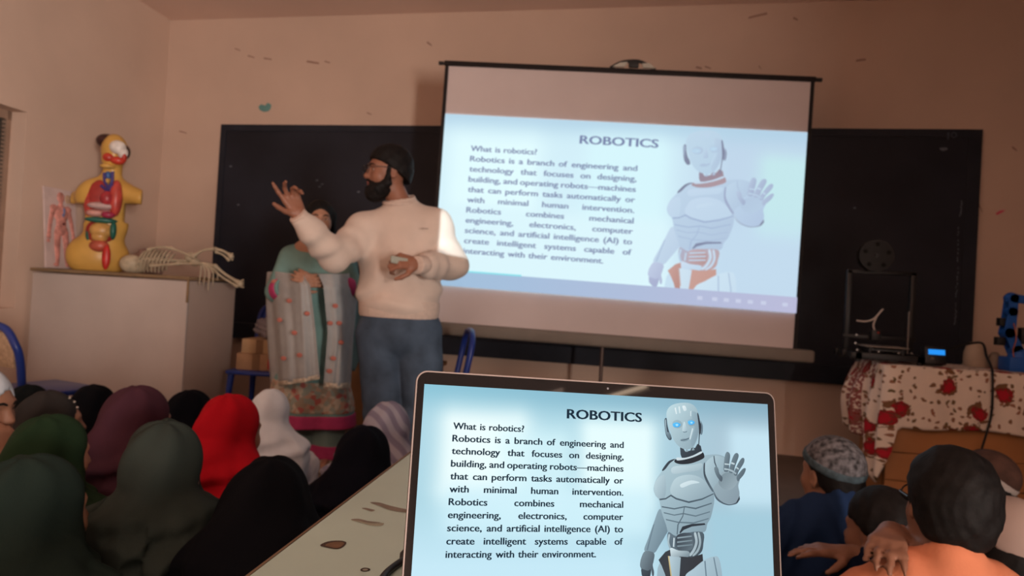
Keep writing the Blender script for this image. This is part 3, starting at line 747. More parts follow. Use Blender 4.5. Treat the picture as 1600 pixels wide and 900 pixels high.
def quad(u0, v0, u1, v1):
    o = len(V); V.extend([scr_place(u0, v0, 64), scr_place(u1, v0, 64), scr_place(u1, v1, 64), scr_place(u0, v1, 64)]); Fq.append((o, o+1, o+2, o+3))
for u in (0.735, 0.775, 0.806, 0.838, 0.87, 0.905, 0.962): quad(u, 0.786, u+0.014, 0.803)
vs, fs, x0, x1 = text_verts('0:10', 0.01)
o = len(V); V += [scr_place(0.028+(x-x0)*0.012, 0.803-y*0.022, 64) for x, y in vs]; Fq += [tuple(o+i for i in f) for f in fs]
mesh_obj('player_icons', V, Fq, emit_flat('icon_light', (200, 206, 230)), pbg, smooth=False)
# the projector's beam: a spot whose cone is cut to the picture's rectangle
pl = bpy.data.lights.new('projector_beam', 'SPOT'); pl.energy = PROJ['energy']; pl.spot_size = R(70); pl.spot_blend = 0; pl.shadow_soft_size = 0.01; pl.color = (1, 1, 1)
po = bpy.data.objects.new('projector_beam', pl); COL.objects.link(po)
src = Vector(PROJ['loc']); tgt = Vector([float(v) for v in SCc])
qz = (tgt-src).to_track_quat('-Z', 'Y'); po.matrix_world = Matrix.Translation(src) @ qz.to_matrix().to_4x4()
ipm = po.matrix_world.inverted()
cs = [ipm @ (SMAT @ Vector((x, 0, z))) for x, z in QC]; cs = [(c.x/-c.z, c.y/-c.z) for c in cs]
pl.use_nodes = True; nt = pl.node_tree; em = nt.nodes['Emission']
tc = nt.nodes.new('ShaderNodeTexCoord'); sp = nt.nodes.new('ShaderNodeSeparateXYZ'); nt.links.new(tc.outputs['Normal'], sp.inputs[0])
def mth(op, a, b=None):
    n_ = nt.nodes.new('ShaderNodeMath'); n_.operation = op
    for i, q in enumerate((a, b)):
        if q is None: continue
        if isinstance(q, (int, float)): n_.inputs[i].default_value = q
        else: nt.links.new(q, n_.inputs[i])
    return n_.outputs[0]
az = mth('ABSOLUTE', sp.outputs[2]); px_ = mth('DIVIDE', sp.outputs[0], az); py_ = mth('DIVIDE', sp.outputs[1], az)
res = None
for i in range(4):
    (ax_, ay_), (bx_, by_) = cs[i], cs[(i+1) % 4]
    nx_, ny_ = (by_-ay_), -(bx_-ax_); cx_ = sum(c[0] for c in cs)/4; cy_ = sum(c[1] for c in cs)/4
    if (cx_-ax_)*nx_+(cy_-ay_)*ny_ < 0: nx_, ny_ = -nx_, -ny_
    v = mth('GREATER_THAN', mth('ADD', mth('MULTIPLY', px_, nx_), mth('MULTIPLY', py_, ny_)), ax_*nx_+ay_*ny_)
    res = v if res is None else mth('MULTIPLY', res, v)
nt.links.new(res, em.inputs['Strength']); em.inputs['Color'].default_value = (0.74, 0.95, 1.0, 1)
# lit tube on the right wall behind the camera
tube = empty('tube_light', (3.17, -1.96, 1.935), label='lit tube lamp on the right wall', cat='light')
MB().box((3.185, -1.96, 1.935), (0.03, 0.44, 0.05), bevel=0.006).build('fitting', mat('lamp_fitting', (0.6, 0.58, 0.55)), tube, True)
MB().cyl((3.155, -2.16, 1.935), (3.155, -1.76, 1.945), 0.013).build('tube', emit_flat('tube_glow', (255, 222, 190), 11.0), tube, True)

# ---------------------------------------------------------------- desk under the laptop
dk_rot = R(3.2)
DKM = Matrix.Translation((-0.095, 0.30, 0)) @ Matrix.Rotation(dk_rot, 4, 'Z')
desk = empty('desk', matrix=DKM, label='white laminate desk with chipped top under the laptop', cat='desk')
def desk_mat():
    m = mat('desk_laminate', (0.46, 0.60, 0.545), rough=0.45, var=0.05, scale=5, spec=0.35)
    return m
edge_m = mat('desk_edge_band', alb((120, 86, 62), 2.8), rough=0.6)
DW, DY0, DY1, DZ = 0.607, -0.75, 1.05, 0.75
MB().box((0, (DY0+DY1)/2, DZ-0.0125), (DW, DY1-DY0, 0.025), bevel=0.002).build('top', desk_mat(), desk)
mb = MB()
for sx in (-1, 1): mb.box((sx*(DW/2+0.0015), (DY0+DY1)/2, DZ-0.0125), (0.003, DY1-DY0, 0.026))
mb.box((0, DY1+0.0015, DZ-0.0125), (DW+0.006, 0.003, 0.026))
mb.build('edge_band', edge_m, desk, smooth=False)
for sy in (DY0+0.05, DY1-0.05): MB().box((0, sy, 0.36), (DW-0.06, 0.02, 0.72)).build('side_panel', desk_mat(), desk)
MB().box((0, 0.2, 0.55), (0.02, DY1-DY0-0.12, 0.3)).build('modesty_panel', desk_mat(), desk)
chip_wood = mat('bare_wood_chip', alb((120, 84, 60), 2.6), rough=0.85, var=0.3, scale=60)
chip_dark = mat('chip_rim', alb((70, 52, 42), 2.6), rough=0.9)
dinv = DKM.inverted()
def desk_mark(pts, m, name, dz=0.0004):
    V = [dinv @ Vector([float(q) for q in atZ(x, y, DZ+dz)]) for x, y in smooth2(pts, 3)]
    bm = bmesh.new(); vs = [bm.verts.new(v) for v in V]; es = [bm.edges.new((vs[i], vs[(i+1) % len(vs)])) for i in range(len(vs))]
    bmesh.ops.triangle_fill(bm, use_beauty=True, edges=es)
    for f in bm.faces:
        if f.normal.z < 0: f.normal_flip()
    me = bpy.data.meshes.new(name); bm.to_mesh(me); bm.free(); me.materials.append(m)
    return link(bpy.data.objects.new(name, me), desk)
desk_mark([(500, 852), (512, 846), (530, 844.5), (541, 847), (538, 853), (528, 858), (512, 856)], chip_dark, 'chip')
desk_mark([(508, 852), (516, 848), (530, 846.5), (538, 848.5), (534, 853), (527, 856.5), (516, 854.5)], chip_wood, 'chip', 0.0007)
desk_mark([(563, 890), (568, 887), (577, 888), (578, 891), (571, 893), (565, 892.5)], chip_dark, 'chip')
desk_mark([(566, 890), (570, 888.5), (575, 889.5), (573, 891.5), (568, 891.5)], mat('laminate_core', alb((130, 118, 100), 2.0)), 'chip', 0.0007)
stain = mat('brown_stain', alb((112, 94, 80), 2.0), rough=0.8, var=0.25, scale=50)
desk_mark([(548, 812), (560, 810.5), (575, 814), (590, 817), (600, 817.5), (595, 821.5), (580, 821), (565, 817)], mat('pale_stain', alb((134, 122, 102), 1.7), var=0.2, scale=40), 'stain')
desk_mark([(548, 812), (560, 810.5), (575, 814), (596, 816.5), (575, 816.5), (560, 813.5)], stain, 'stain', 0.0006)
desk_mark([(578, 785), (592, 785), (606, 789), (622, 793), (640, 797), (640, 801), (622, 799.5), (606, 796), (594, 791)], stain, 'stain')
desk_mark([(565, 794), (572, 793.5), (580, 795.5), (586, 797), (580, 799), (572, 796.5)], stain, 'stain')
# laptop charging cable on the desk
cm = mat('black_cable', (0.012, 0.012, 0.013), rough=0.45)
pts = [atZ(x, y, DZ+0.0045) for x, y in ((585, 925), (600, 900), (612, 888), (628, 877), (645, 870))]+[np.array([-0.10, 0.62, DZ+0.0045]), np.array([-0.02, 0.66, DZ+0.0045])]
tag(MB().tube(pts, 0.0042, seg=10).build('power_cable', cm), 'black charging cable curving across the white desk by the laptop', 'cable')

# ================================================================== FURNITURE AND OBJECTS
# ---------------------------------------------------------------- white cabinet by the window
CX0, CX1, CY0, CY1, CZ = -4.375, -3.085, 4.08, 4.63, 1.085
cab = empty('cabinet', ((CX0+CX1)/2, CY0, 0), label='low white cabinet in the corner carrying the torso model and skeleton', cat='cabinet')
cab_m = mat('cabinet_laminate', (0.60, 0.53, 0.50), rough=0.5, var=0.05, scale=3, spec=0.3)
cab_e = mat('cabinet_edge_wood', alb((96, 72, 50)), rough=0.7, var=0.2)
MB().box(((CX0+CX1)/2, (CY0+CY1)/2+0.01, (CZ-0.03)/2), (CX1-CX0-0.02, CY1-CY0-0.02, CZ-0.03), bevel=0.004).build('body', mat('cabinet_side', (0.58, 0.46, 0.40), rough=0.5, var=0.05, scale=3), cab, True)
MB().box(((CX0+CX1)/2+0.003, CY0+0.008, (CZ-0.04)/2+0.02), (CX1-CX0-0.014, 0.018, CZ-0.07), bevel=0.003).build('door', cab_m, cab, True)
MB().box(((CX0+CX1)/2, (CY0+CY1)/2, CZ-0.011), (CX1-CX0+0.015, CY1-CY0+0.02, 0.022), bevel=0.003).build('top', cab_e, cab, True)
MB().box((CX1-0.004, CY0-0.003, CZ-0.10), (0.016, 0.008, 0.16), bevel=0.002).build('corner_strip', cab_e, cab, True)

def pt(x, y, d): return P(x, y, d)
# ---------------------------------------------------------------- anatomy relief board leaning on the left wall
def on_left(x, y, off=0.0):
    return onplane(x, y, CORNER-NL*off, NL)
sA = (on_left(53, 400)-CORNER) @ DL; sB = (on_left(104, 400)-CORNER) @ DL
s0, s1 = min(sA, sB), max(sA, sB); bw, bh = s1-s0, 0.60
ax = Vector((-DL[0], -DL[1], 0)); lean = R(6)
up = (Vector((0, 0, 1))*math.cos(lean)+Vector(NL.tolist())*math.sin(lean)).normalized()
nn = ax.cross(up).normalized()          # towards the room
CHM = Matrix(((ax.x, up.x, nn.x, 0), (ax.y, up.y, nn.y, 0), (ax.z, up.z, nn.z, 0), (0, 0, 0, 1)))
base_p = CORNER+DL*((s0+s1)/2)-NL*0.105
CHM.translation = (base_p[0], base_p[1], CZ+0.0045)
chart = empty('anatomy_board', matrix=CHM, label='white relief board of a human body leaning on the wall beside the torso model', cat='anatomy board')
MB().box((0, bh/2, -0.008), (bw, bh, 0.014), bevel=0.004).build('board', mat('relief_board_white', (0.66, 0.52, 0.50), rough=0.5), chart, smooth=False)
fig = MB(); k = bw/0.30
Fz = Matrix.Diagonal((k, 1, 0.45, 1))
fig.ball((0.0, 0.535, 0.006), (0.032, 0.04, 0.03)); fig.cyl((0, 0.47, 0.006), (0, 0.51, 0.006), 0.017)
fig.ball((0.0, 0.41, 0.0), (0.066, 0.07, 0.04)); fig.ball((0.0, 0.34, 0.0), (0.048, 0.07, 0.036)); fig.ball((0.0, 0.29, 0.0), (0.058, 0.045, 0.04))
for sx in (-1, 1):
    fig.ball((sx*0.066, 0.448, 0.0), (0.034, 0.028, 0.03))
    fig.tube([(sx*0.07, 0.445, 0.0), (sx*0.095, 0.36, 0.0), (sx*0.112, 0.27, 0.0), (sx*0.118, 0.22, 0)], [0.022, 0.018, 0.015, 0.02])
    fig.tube([(sx*0.034, 0.28, 0.0), (sx*0.042, 0.17, 0.0), (sx*0.042, 0.09, 0.0), (sx*0.046, 0.03, 0)], [0.032, 0.026, 0.02, 0.014])
    fig.ball((sx*0.055, 0.028, 0.0), (0.026, 0.014, 0.02))
    for q in range(4): fig.tube([(sx*(0.112+q*0.005), 0.215, 0), (sx*(0.110+q*0.008), 0.19, 0)], 0.004, steps=1)
fig.bm.transform(Fz); fig.build('muscle_figure', mat('relief_pink', (0.62, 0.27, 0.23), rough=0.55, var=0.35, scale=26), chart)
fig = MB(); fig.ball((0.072, 0.53, 0.0), (0.030, 0.034, 0.02)); fig.bm.transform(Fz); fig.build('head_section', mat('relief_tan', (0.55, 0.36, 0.24), var=0.3, scale=30), chart)
fig = MB(); fig.ball((0.012, 0.43, 0.03), (0.009, 0.03, 0.03)); fig.ball((0.004, 0.40, 0.034), (0.012, 0.014, 0.02)); fig.bm.transform(Fz); fig.build('vein_relief', mat('relief_blue', (0.16, 0.18, 0.32)), chart)
fig = MB(); fig.ball((0.004, 0.335, 0.04), (0.011, 0.010, 0.02)); fig.bm.transform(Fz); fig.build('navel_relief', mat('relief_dark', (0.12, 0.03, 0.03)), chart)

# ---------------------------------------------------------------- anatomical torso model
TD = 4.98
def tp(x, y, dz=0.0): return pt(x, y, TD-dz)
TR = np.stack([nrm([0.80, 0.60, 0]), nrm([0.60, -0.80, 0]), np.array([0, 0, 1.0])], 1)      # right, towards viewer, up
TRV = Matrix(TR.tolist())
tb = tp(158, 417); torso = empty('torso_model', (tb[0], tb[1], CZ), label='yellow anatomical torso model with open red organs on the white cabinet', cat='anatomical model')
ty = mat('torso_yellow_plastic', (0.66, 0.38, 0.09), rough=0.35, var=0.1, scale=6, spec=0.4)
v = Vol((tb[0]-0.42, tb[1]-0.42, CZ-0.03), (tb[0]+0.42, tb[1]+0.42, CZ+1.08), 0.008)
v.ell(tp(167, 310), (0.200, 0.10, 0.16), TR, 0.05).ell(tp(166, 350), (0.145, 0.095, 0.17), TR, 0.06).ell(tp(153, 400), (0.205, 0.12, 0.17), TR, 0.07)
v.cone(tp(150, 302), tp(119, 312), 0.075, 0.058, 0.05).cone(tp(188, 298), tp(220, 309), 0.075, 0.058, 0.05)
v.cone(tp(173, 285), tp(178, 255), 0.072, 0.058, 0.04)
v.ell(tp(179, 236), (0.088, 0.105, 0.125), TR, 0.02).ell(tp(174, 252, 0.04), (0.06, 0.06, 0.05), TR, 0.03)
for q, s in ((tp(112, 310), -1), (tp(222, 310), 1)):
    c = TR[:, 0]*s; v.func(lambda x, y, z, q=q, c=c: (x-q[0])*c[0]+(y-q[1])*c[1]+0*z, op='i')
for x, zz_ in ((119, 0.14), (212, 0.14)):
    q = tp(x, 319); v.func(lambda x_, y_, z_, q=q: np.where((np.abs((x_-q[0])*TR[0, 0]+(y_-q[1])*TR[1, 0]) < 0.075) & (z_ > q[2]-0.14), q[2]-z_, -1.0), op='i')
v.func(lambda x, y, z: CZ+0.0015-z+0*x+0*y, op='i')
v.mesh('body_shell', ty, torso)
def organ(name, col, items, rough=0.35):
    mb = MB()
    for x, y, dz, r in items: mb.ball(tp(x, y, dz), r, TRV)
    return mb.build(name, mat('organ_'+name, col, rough=rough, var=0.18, scale=20, spec=0.4), torso, True)
organ('hair', (0.05, 0.018, 0.016), [(168, 221, 0.0, (0.075, 0.07, 0.055)), (197, 238, -0.02, (0.03, 0.07, 0.05))])
organ('skull', (0.72, 0.66, 0.62), [(184, 230, 0.088, (0.055, 0.03, 0.05)), (192, 239, 0.07, (0.035, 0.03, 0.045))])
organ('face_muscle', (0.55, 0.05, 0.03), [(170, 246, 0.085, (0.04, 0.03, 0.035)), (184, 251, 0.08, (0.05, 0.03, 0.03)), (194, 244, 0.065, (0.02, 0.03, 0.05))])
organ('jaw_bone', (0.65, 0.38, 0.10), [(168, 260, 0.078, (0.05, 0.035, 0.018))])
organ('larynx', (0.05, 0.13, 0.36), [(169, 274, 0.075, (0.022, 0.02, 0.03))])
organ('thyroid', (0.62, 0.36, 0.08), [(168, 283, 0.085, (0.02, 0.02, 0.022))])
organ('chest_cavity', (0.36, 0.035, 0.03), [(161, 314, 0.062, (0.115, 0.045, 0.16)), (158, 362, 0.062, (0.10, 0.05, 0.10))])
organ('lung', (0.52, 0.07, 0.055), [(145, 314, 0.075, (0.058, 0.05, 0.14)), (181, 310, 0.075, (0.045, 0.05, 0.135))])
organ('heart', (0.42, 0.04, 0.05), [(167, 310, 0.115, (0.045, 0.04, 0.055))])
organ('stomach', (0.50, 0.34, 0.33), [(161, 322, 0.112, (0.10, 0.04, 0.028))])
organ('liver', (0.62, 0.30, 0.26), [(149, 333, 0.105, (0.06, 0.04, 0.028))])
organ('spleen', (0.35, 0.03, 0.08), [(169, 336, 0.11, (0.045, 0.03, 0.025))])
organ('colon', (0.02, 0.13, 0.10), [(158, 344, 0.108, (0.105, 0.03, 0.022)), (139, 364, 0.09, (0.022, 0.035, 0.065)), (177, 360, 0.09, (0.022, 0.035, 0.07))])
organ('intestine', (0.60, 0.33, 0.10), [(158, 360, 0.095, (0.075, 0.045, 0.06)), (156, 369, 0.09, (0.055, 0.045, 0.05))])
organ('bladder', (0.48, 0.10, 0.06), [(155, 384, 0.10, (0.065, 0.04, 0.045))])
organ('artery', (0.55, 0.03, 0.025), [(166, 402, 0.125, (0.028, 0.02, 0.09))])
mb = MB()
for pp in ([(163, 270), (164, 284), (170, 294), (176, 302)], [(176, 268), (175, 284), (168, 296), (163, 302)], [(158, 290), (168, 296), (178, 288)]):
    mb.tube([tp(x, y, 0.10) for x, y in pp], 0.011)
mb.build('vein', mat('organ_vein', (0.07, 0.05, 0.22), rough=0.4), torso, True)

# ---------------------------------------------------------------- crumpled plastic bag behind the torso
bp = pt(233, 390, 5.12); bagp = tag(None or bpy.data.objects.new('plastic_bag', None)) if False else None
def bag(name, c, r, zb, m, label, seed, knots=True):
    rn = random.Random(seed); ph = [rn.uniform(0, 6.28) for _ in range(6)]
    v = Vol((c[0]-r[0]*1.6, c[1]-r[1]*1.6, zb-0.02), (c[0]+r[0]*1.6, c[1]+r[1]*1.6, zb+r[2]*2.9), 0.009)
    cc = np.array([c[0], c[1], zb+r[2]*0.92])
    v.ell(cc, r, None, 0.02).ell(cc+np.array([r[0]*0.35, 0, -r[2]*0.2]), (r[0]*0.75, r[1]*0.8, r[2]*0.8), None, 0.03)
    if knots: v.cone(cc+np.array([0.02, 0, r[2]*0.8]), cc+np.array([0.05, 0.0, r[2]*1.45]), r[0]*0.3, r[0]*0.5, 0.03)
    v.disp(lambda x, y, z: 0.006*np.sin(38*x+9*np.sin(21*z+ph[0])+ph[1])+0.006*np.sin(41*z+7*np.sin(26*y+17*x+ph[2]))+0.004*np.sin(70*x+50*z+ph[3]+0*y))
    v.func(lambda x, y, z: zb+0.001-z+0*x+0*y, op='i')
    o = v.mesh(name, m)
    return tag(o, label, 'bag')
bag('plastic_bag', bp, (0.125, 0.11, 0.10), CZ, mat('thin_plastic', (0.40, 0.25, 0.22), rough=0.3, spec=0.5, alpha=0.72, var=0.1), 'crumpled translucent plastic bag on the cabinet behind the skeleton', 3, False)

# ---------------------------------------------------------------- small skeleton lying on the cabinet
bone_m = mat('bone_plastic', (0.50, 0.42, 0.30), rough=0.5, var=0.18, scale=24)
SKD = 4.72
def sk(x, y, dz=0.0): return pt(x, y, SKD+dz)
skz = sk(212, 418); skel = empty('skeleton_model', (skz[0], skz[1], CZ), label='small bone coloured skeleton model lying across the end of the white cabinet', cat='skeleton')
c = sk(206, 404)
v = Vol(c-0.14, c+0.14, 0.005)
c = np.array([c[0], c[1], CZ+0.066])
FX = np.stack([TR[:, 0], TR[:, 1], TR[:, 2]], 1)
v.ell(c, (0.075, 0.062, 0.064), FX, 0.01).ell(c+TR[:, 0]*0.05-np.array([0, 0, .02]), (0.045, 0.045, 0.04), FX, 0.02)
for a in (-0.012, 0.022): v.ell(c+TR[:, 1]*0.052+TR[:, 0]*(0.045)+np.array([0, 0, a+0.004]), (0.014, 0.022, 0.013), FX, 0.004, 's')
v.ell(c+TR[:, 1]*0.055+TR[:, 0]*0.075+np.array([0, 0, 0.002]), (0.010, 0.016, 0.008), FX, 0.003, 's')
v.func(lambda x, y, z: CZ+0.001-z+0*x+0*y, op='i')
v.mesh('skull', bone_m, skel)
mb = MB(); axis0 = sk(222, 405); axis1 = sk(268, 407)
for i in range(9):
    t = i/8; cc = axis0*(1-t)+axis1*t; cc[2] = CZ+0.088+0.005*math.sin(t*3); rr = 0.058+0.034*math.sin(math.pi*min(1, t*0.8+0.15))
    pts = []
    for a in np.linspace(-2.7, 2.7, 15):
        pts.append(cc+TR[:, 1]*(rr*math.sin(a))+np.array([0, 0, min(rr, 0.084)*math.cos(a)])+TR[:, 0]*(0.022*math.cos(a)-0.02*abs(math.sin(a))))
    mb.tube(pts, 0.0045, seg=6, steps=2)
mb.tube([axis0+[0, 0, 0.0], axis1+[0, 0, 0.0]], 0.012, steps=1)
o = mb.build('rib_cage', bone_m, skel, True)
mb = MB(); mb.tube([axis1, sk(284, 408), sk(300, 407)], 0.013); mb.build('spine', bone_m, skel, True)
mb = MB(); mb.ball(sk(298, 402), (0.04, 0.03, 0.035), TRV); mb.ball(sk(305, 410), (0.035, 0.03, 0.03), TRV); mb.build('pelvis', bone_m, skel, True)
def bone(name, pts, r, sub=None):
    mb = MB(); mb.tube(pts, [r*1.7, r, r*0.9, r, r*1.7]); 
    for q in (pts[0], pts[-1]): mb.ball(q, r*1.7, sub=2)
    return mb.build(name, bone_m, skel, True)
bone('thigh_bone', [sk(303, 400), sk(318, 391), sk(336, 389)], 0.010); bone('shin_bone', [sk(336, 389), sk(348, 392), sk(360, 399)], 0.010); bone('shin_bone', [sk(338, 394), sk(348, 398), sk(357, 406)], 0.007)
bone('thigh_bone', [sk(308, 412), sk(322, 412), sk(336, 416)], 0.010); bone('shin_bone', [sk(336, 416), sk(354, 430), sk(374, 442)], 0.011); bone('shin_bone', [sk(333, 422), sk(350, 435), sk(370, 447)], 0.008)
bone('upper_arm_bone', [sk(232, 390, -0.03), sk(250, 386, -0.05), sk(268, 388, -0.05)], 0.008); bone('forearm_bone', [sk(268, 388, -0.05), sk(284, 394, -0.06), sk(302, 402, -0.06)], 0.007)
bone('upper_arm_bone', [sk(236, 415, -0.10), sk(258, 414, -0.12), sk(278, 412, -0.12)], 0.008); bone('forearm_bone', [sk(278, 412, -0.12), sk(296, 412, -0.12), sk(316, 412, -0.12)], 0.007)
mb = MB()
for i in range(5): mb.tube([sk(314+i*1.5, 411, -0.12), sk(314+i*6, 424, -0.12), sk(312+i*7, 437-(i == 4)*6+(i == 2)*6, -0.12), sk(311+i*7.2, 446-(i == 4)*8+(i == 2)*8, -0.12)], [0.006, 0.005, 0.004, 0.003], seg=6)
mb.build('hand', bone_m, skel, True)
mb = MB()
for i in range(5): mb.tube([sk(358, 398+i*1.5), sk(364, 396+i*2.6)], 0.005, seg=6, steps=1)
mb.ball(sk(361, 401), (0.02, 0.02, 0.02), sub=2); mb.build('foot', bone_m, skel, True)
mb = MB(); mb.ball(sk(375, 444), (0.018, 0.02, 0.02), sub=2)
for i in range(4): mb.tube([sk(374, 440+i*2.5), sk(381, 437+i*4)], 0.005, seg=6, steps=1)
mb.build('foot', bone_m, skel, True)

# ---------------------------------------------------------------- blue plastic chairs
blue_m = mat('blue_plastic', (0.012, 0.035, 0.22), rough=0.35, var=0.08, spec=0.4)
cane_m = mat('woven_panel', (0.42, 0.30, 0.20), rough=0.8, var=0.25, scale=60, bump=0.4, bscale=90)
def chair(loc, rotz, label, panel=True, hb=0.88, w=0.42):
    t = empty('plastic_chair', loc, rotz, label, 'chair', 'blue plastic chairs'); h = w/2
    MB().box((0, 0, 0.435), (w, 0.42, 0.03), bevel=0.012).build('seat', blue_m, t)
    for sx in (-1, 1):
        MB().tube([(sx*(h-0.03), 0.17, 0.425), (sx*(h-0.005), 0.19, 0.006)], [0.024, 0.016], steps=1).build('leg', blue_m, t)
        MB().tube([(sx*(h-0.03), -0.17, 0.425), (sx*(h-0.005), -0.21, 0.006)], [0.024, 0.016], steps=1).build('leg', blue_m, t)
    b = MB().tube([(-h+0.03, -0.20, 0.42), (-h+0.012, -0.235, 0.62), (-h+0.02, -0.26, hb-0.07), (-h+0.09, -0.268, hb), (0, -0.275, hb+0.012), (h-0.09, -0.268, hb), (h-0.02, -0.26, hb-0.07), (h-0.012, -0.235, 0.62), (h-0.03, -0.20, 0.42)], 0.019, seg=10).build('back_frame', blue_m, t)
    if panel: MB().box((0, -0.25, (hb+0.56)/2), (w-0.07, 0.012, hb-0.60), Matrix.Rotation(R(6), 3, 'X'), bevel=0.004).build('back_panel', cane_m if panel == 2 else blue_m, b)
    return t
p = pt(23, 590, 3.3); chair((p[0]-0.134, p[1]+0.284, 0), R(-12), 'blue plastic chair with a woven back at the left edge by the window', 2, 0.775)
p = pt(420, 560, 4.86); MIDC = (p[0], p[1]+0.02); chair((MIDC[0], MIDC[1], 0), R(187), 'blue plastic chair beside the white cabinet loaded with boxes', 1, 0.90, 0.46)
p = pt(660, 605, 4.06); chair((p[0], p[1], 0), R(112), 'empty blue plastic chair behind the man in the cream sweatshirt', 0, 0.84)
# boxes and a bag on the chair by the cabinet
card_m = mat('cardboard', (0.36, 0.21, 0.12), rough=0.85, var=0.1, scale=14)
MIDM = Matrix.Translation((MIDC[0], MIDC[1], 0)) @ Matrix.Rotation(R(7), 4, 'Z')
def carton(z0, w, d, h, label, m, dx=0.0):
    t = empty('cardboard_box', matrix=MIDM @ Matrix.Translation((dx, 0.0, z0)), label=label, cat='box', group='boxes on the chair')
    MB().box((0, 0, h/2), (w, d, h), bevel=0.003).build('carton', m, t)
    MB().box((0, 0, h+0.0006), (0.05, d, 0.0012)).build('tape', mat('brown_tape', (0.22, 0.12, 0.06), rough=0.4), t, smooth=False)
    MB().box((-w*0.1, -d/2-0.0006, h*0.5), (w*0.16, 0.0012, h)).build('tape', MATS['brown_tape'], t, smooth=False)
    return t
carton(0.4515, 0.36, 0.30, 0.115, 'brown cardboard box lying directly on the chair by the cabinet', card_m)
b2 = carton(0.5685, 0.33, 0.27, 0.10, 'tan cardboard box on top of another box on the chair', mat('tan_cardboard', (0.46, 0.30, 0.17), rough=0.85, var=0.1, scale=14), 0.01)
MB().box((0.10, -0.1515, 0.05), (0.10, 0.002, 0.07)).build('red_print', mat('red_print', (0.4, 0.03, 0.03)), [o for o in COL.objects if o.name.startswith('cardboard_box') and o != b2][0], smooth=False)
bag('plastic_bag', (MIDC[0]-0.01, MIDC[1]+0.0, 0), (0.12, 0.09, 0.085), 0.671, mat('clear_plastic', (0.36, 0.32, 0.33), rough=0.25, spec=0.5, alpha=0.6), 'knotted clear plastic bag on the boxes beside the woman', 9)

# ---------------------------------------------------------------- brown wooden bench behind the two presenters
wood_m = mat('bench_wood', (0.34, 0.17, 0.075), rough=0.6, var=0.25, scale=3, detail=8)
p = pt(585, 565, 4.68); t = empty('wooden_bench', (p[0], p[1], 0), R(-4), 'brown wooden school bench behind the man and woman', 'bench')
MB().box((0, 0, 0.585), (0.95, 0.34, 0.03), bevel=0.004).build('top', wood_m, t)
MB().box((0, -0.14, 0.36), (0.87, 0.02, 0.42), bevel=0.003).build('front_panel', wood_m, t)
for sx in (-1, 1): MB().box((sx*0.44, 0, 0.285), (0.035, 0.30, 0.57), bevel=0.003).build('side_panel', wood_m, t)

# ---------------------------------------------------------------- table on the right with floral cloth
TX0, TX1, TY0, TY1, TZ = 1.40, 2.98, 4.31, 4.83, 0.80
tab = empty('table', ((TX0+TX1)/2, (TY0+TY1)/2, 0), label='wooden table with plank front under the floral cloth', cat='table')
tw_m = mat('orange_wood', (0.40, 0.17, 0.06), rough=0.5, var=0.2, scale=2.2, detail=8, spec=0.35)
MB().box(((TX0+TX1)/2, (TY0+TY1)/2, TZ-0.0125), (TX1-TX0, TY1-TY0, 0.025), bevel=0.003).build('top', tw_m, tab, True)
mb = MB(); zz = [0.012, 0.13, 0.295, 0.46, 0.625, TZ-0.026]
for a, b in zip(zz[:-1], zz[1:]):
    xs = [TX0+0.02, TX0+0.66, TX1-0.02] if zz.index(a) % 2 else [TX0+0.02, TX1-0.02]
    for q0, q1 in zip(xs[:-1], xs[1:]): mb.box(((q0+q1)/2, TY0+0.035, (a+b)/2), (q1-q0-0.003, 0.02, b-a-0.004), bevel=0.0015, seg=1)
fp = mb.build('plank_front', tw_m, tab, True, smooth=False)
MB().box(((TX0+TX1)/2, TY0+0.05, TZ/2), (TX1-TX0-0.05, 0.012, TZ-0.05)).build('backing_panel', mat('groove_dark', (0.10, 0.045, 0.02)), tab, True, smooth=False)
for x in (TX0+0.03, TX1-0.03): MB().box((x, (TY0+TY1)/2+0.03, (TZ-0.02)/2), (0.03, TY1-TY0-0.10, TZ-0.03)).build('side_panel', tw_m, tab, True, smooth=False)
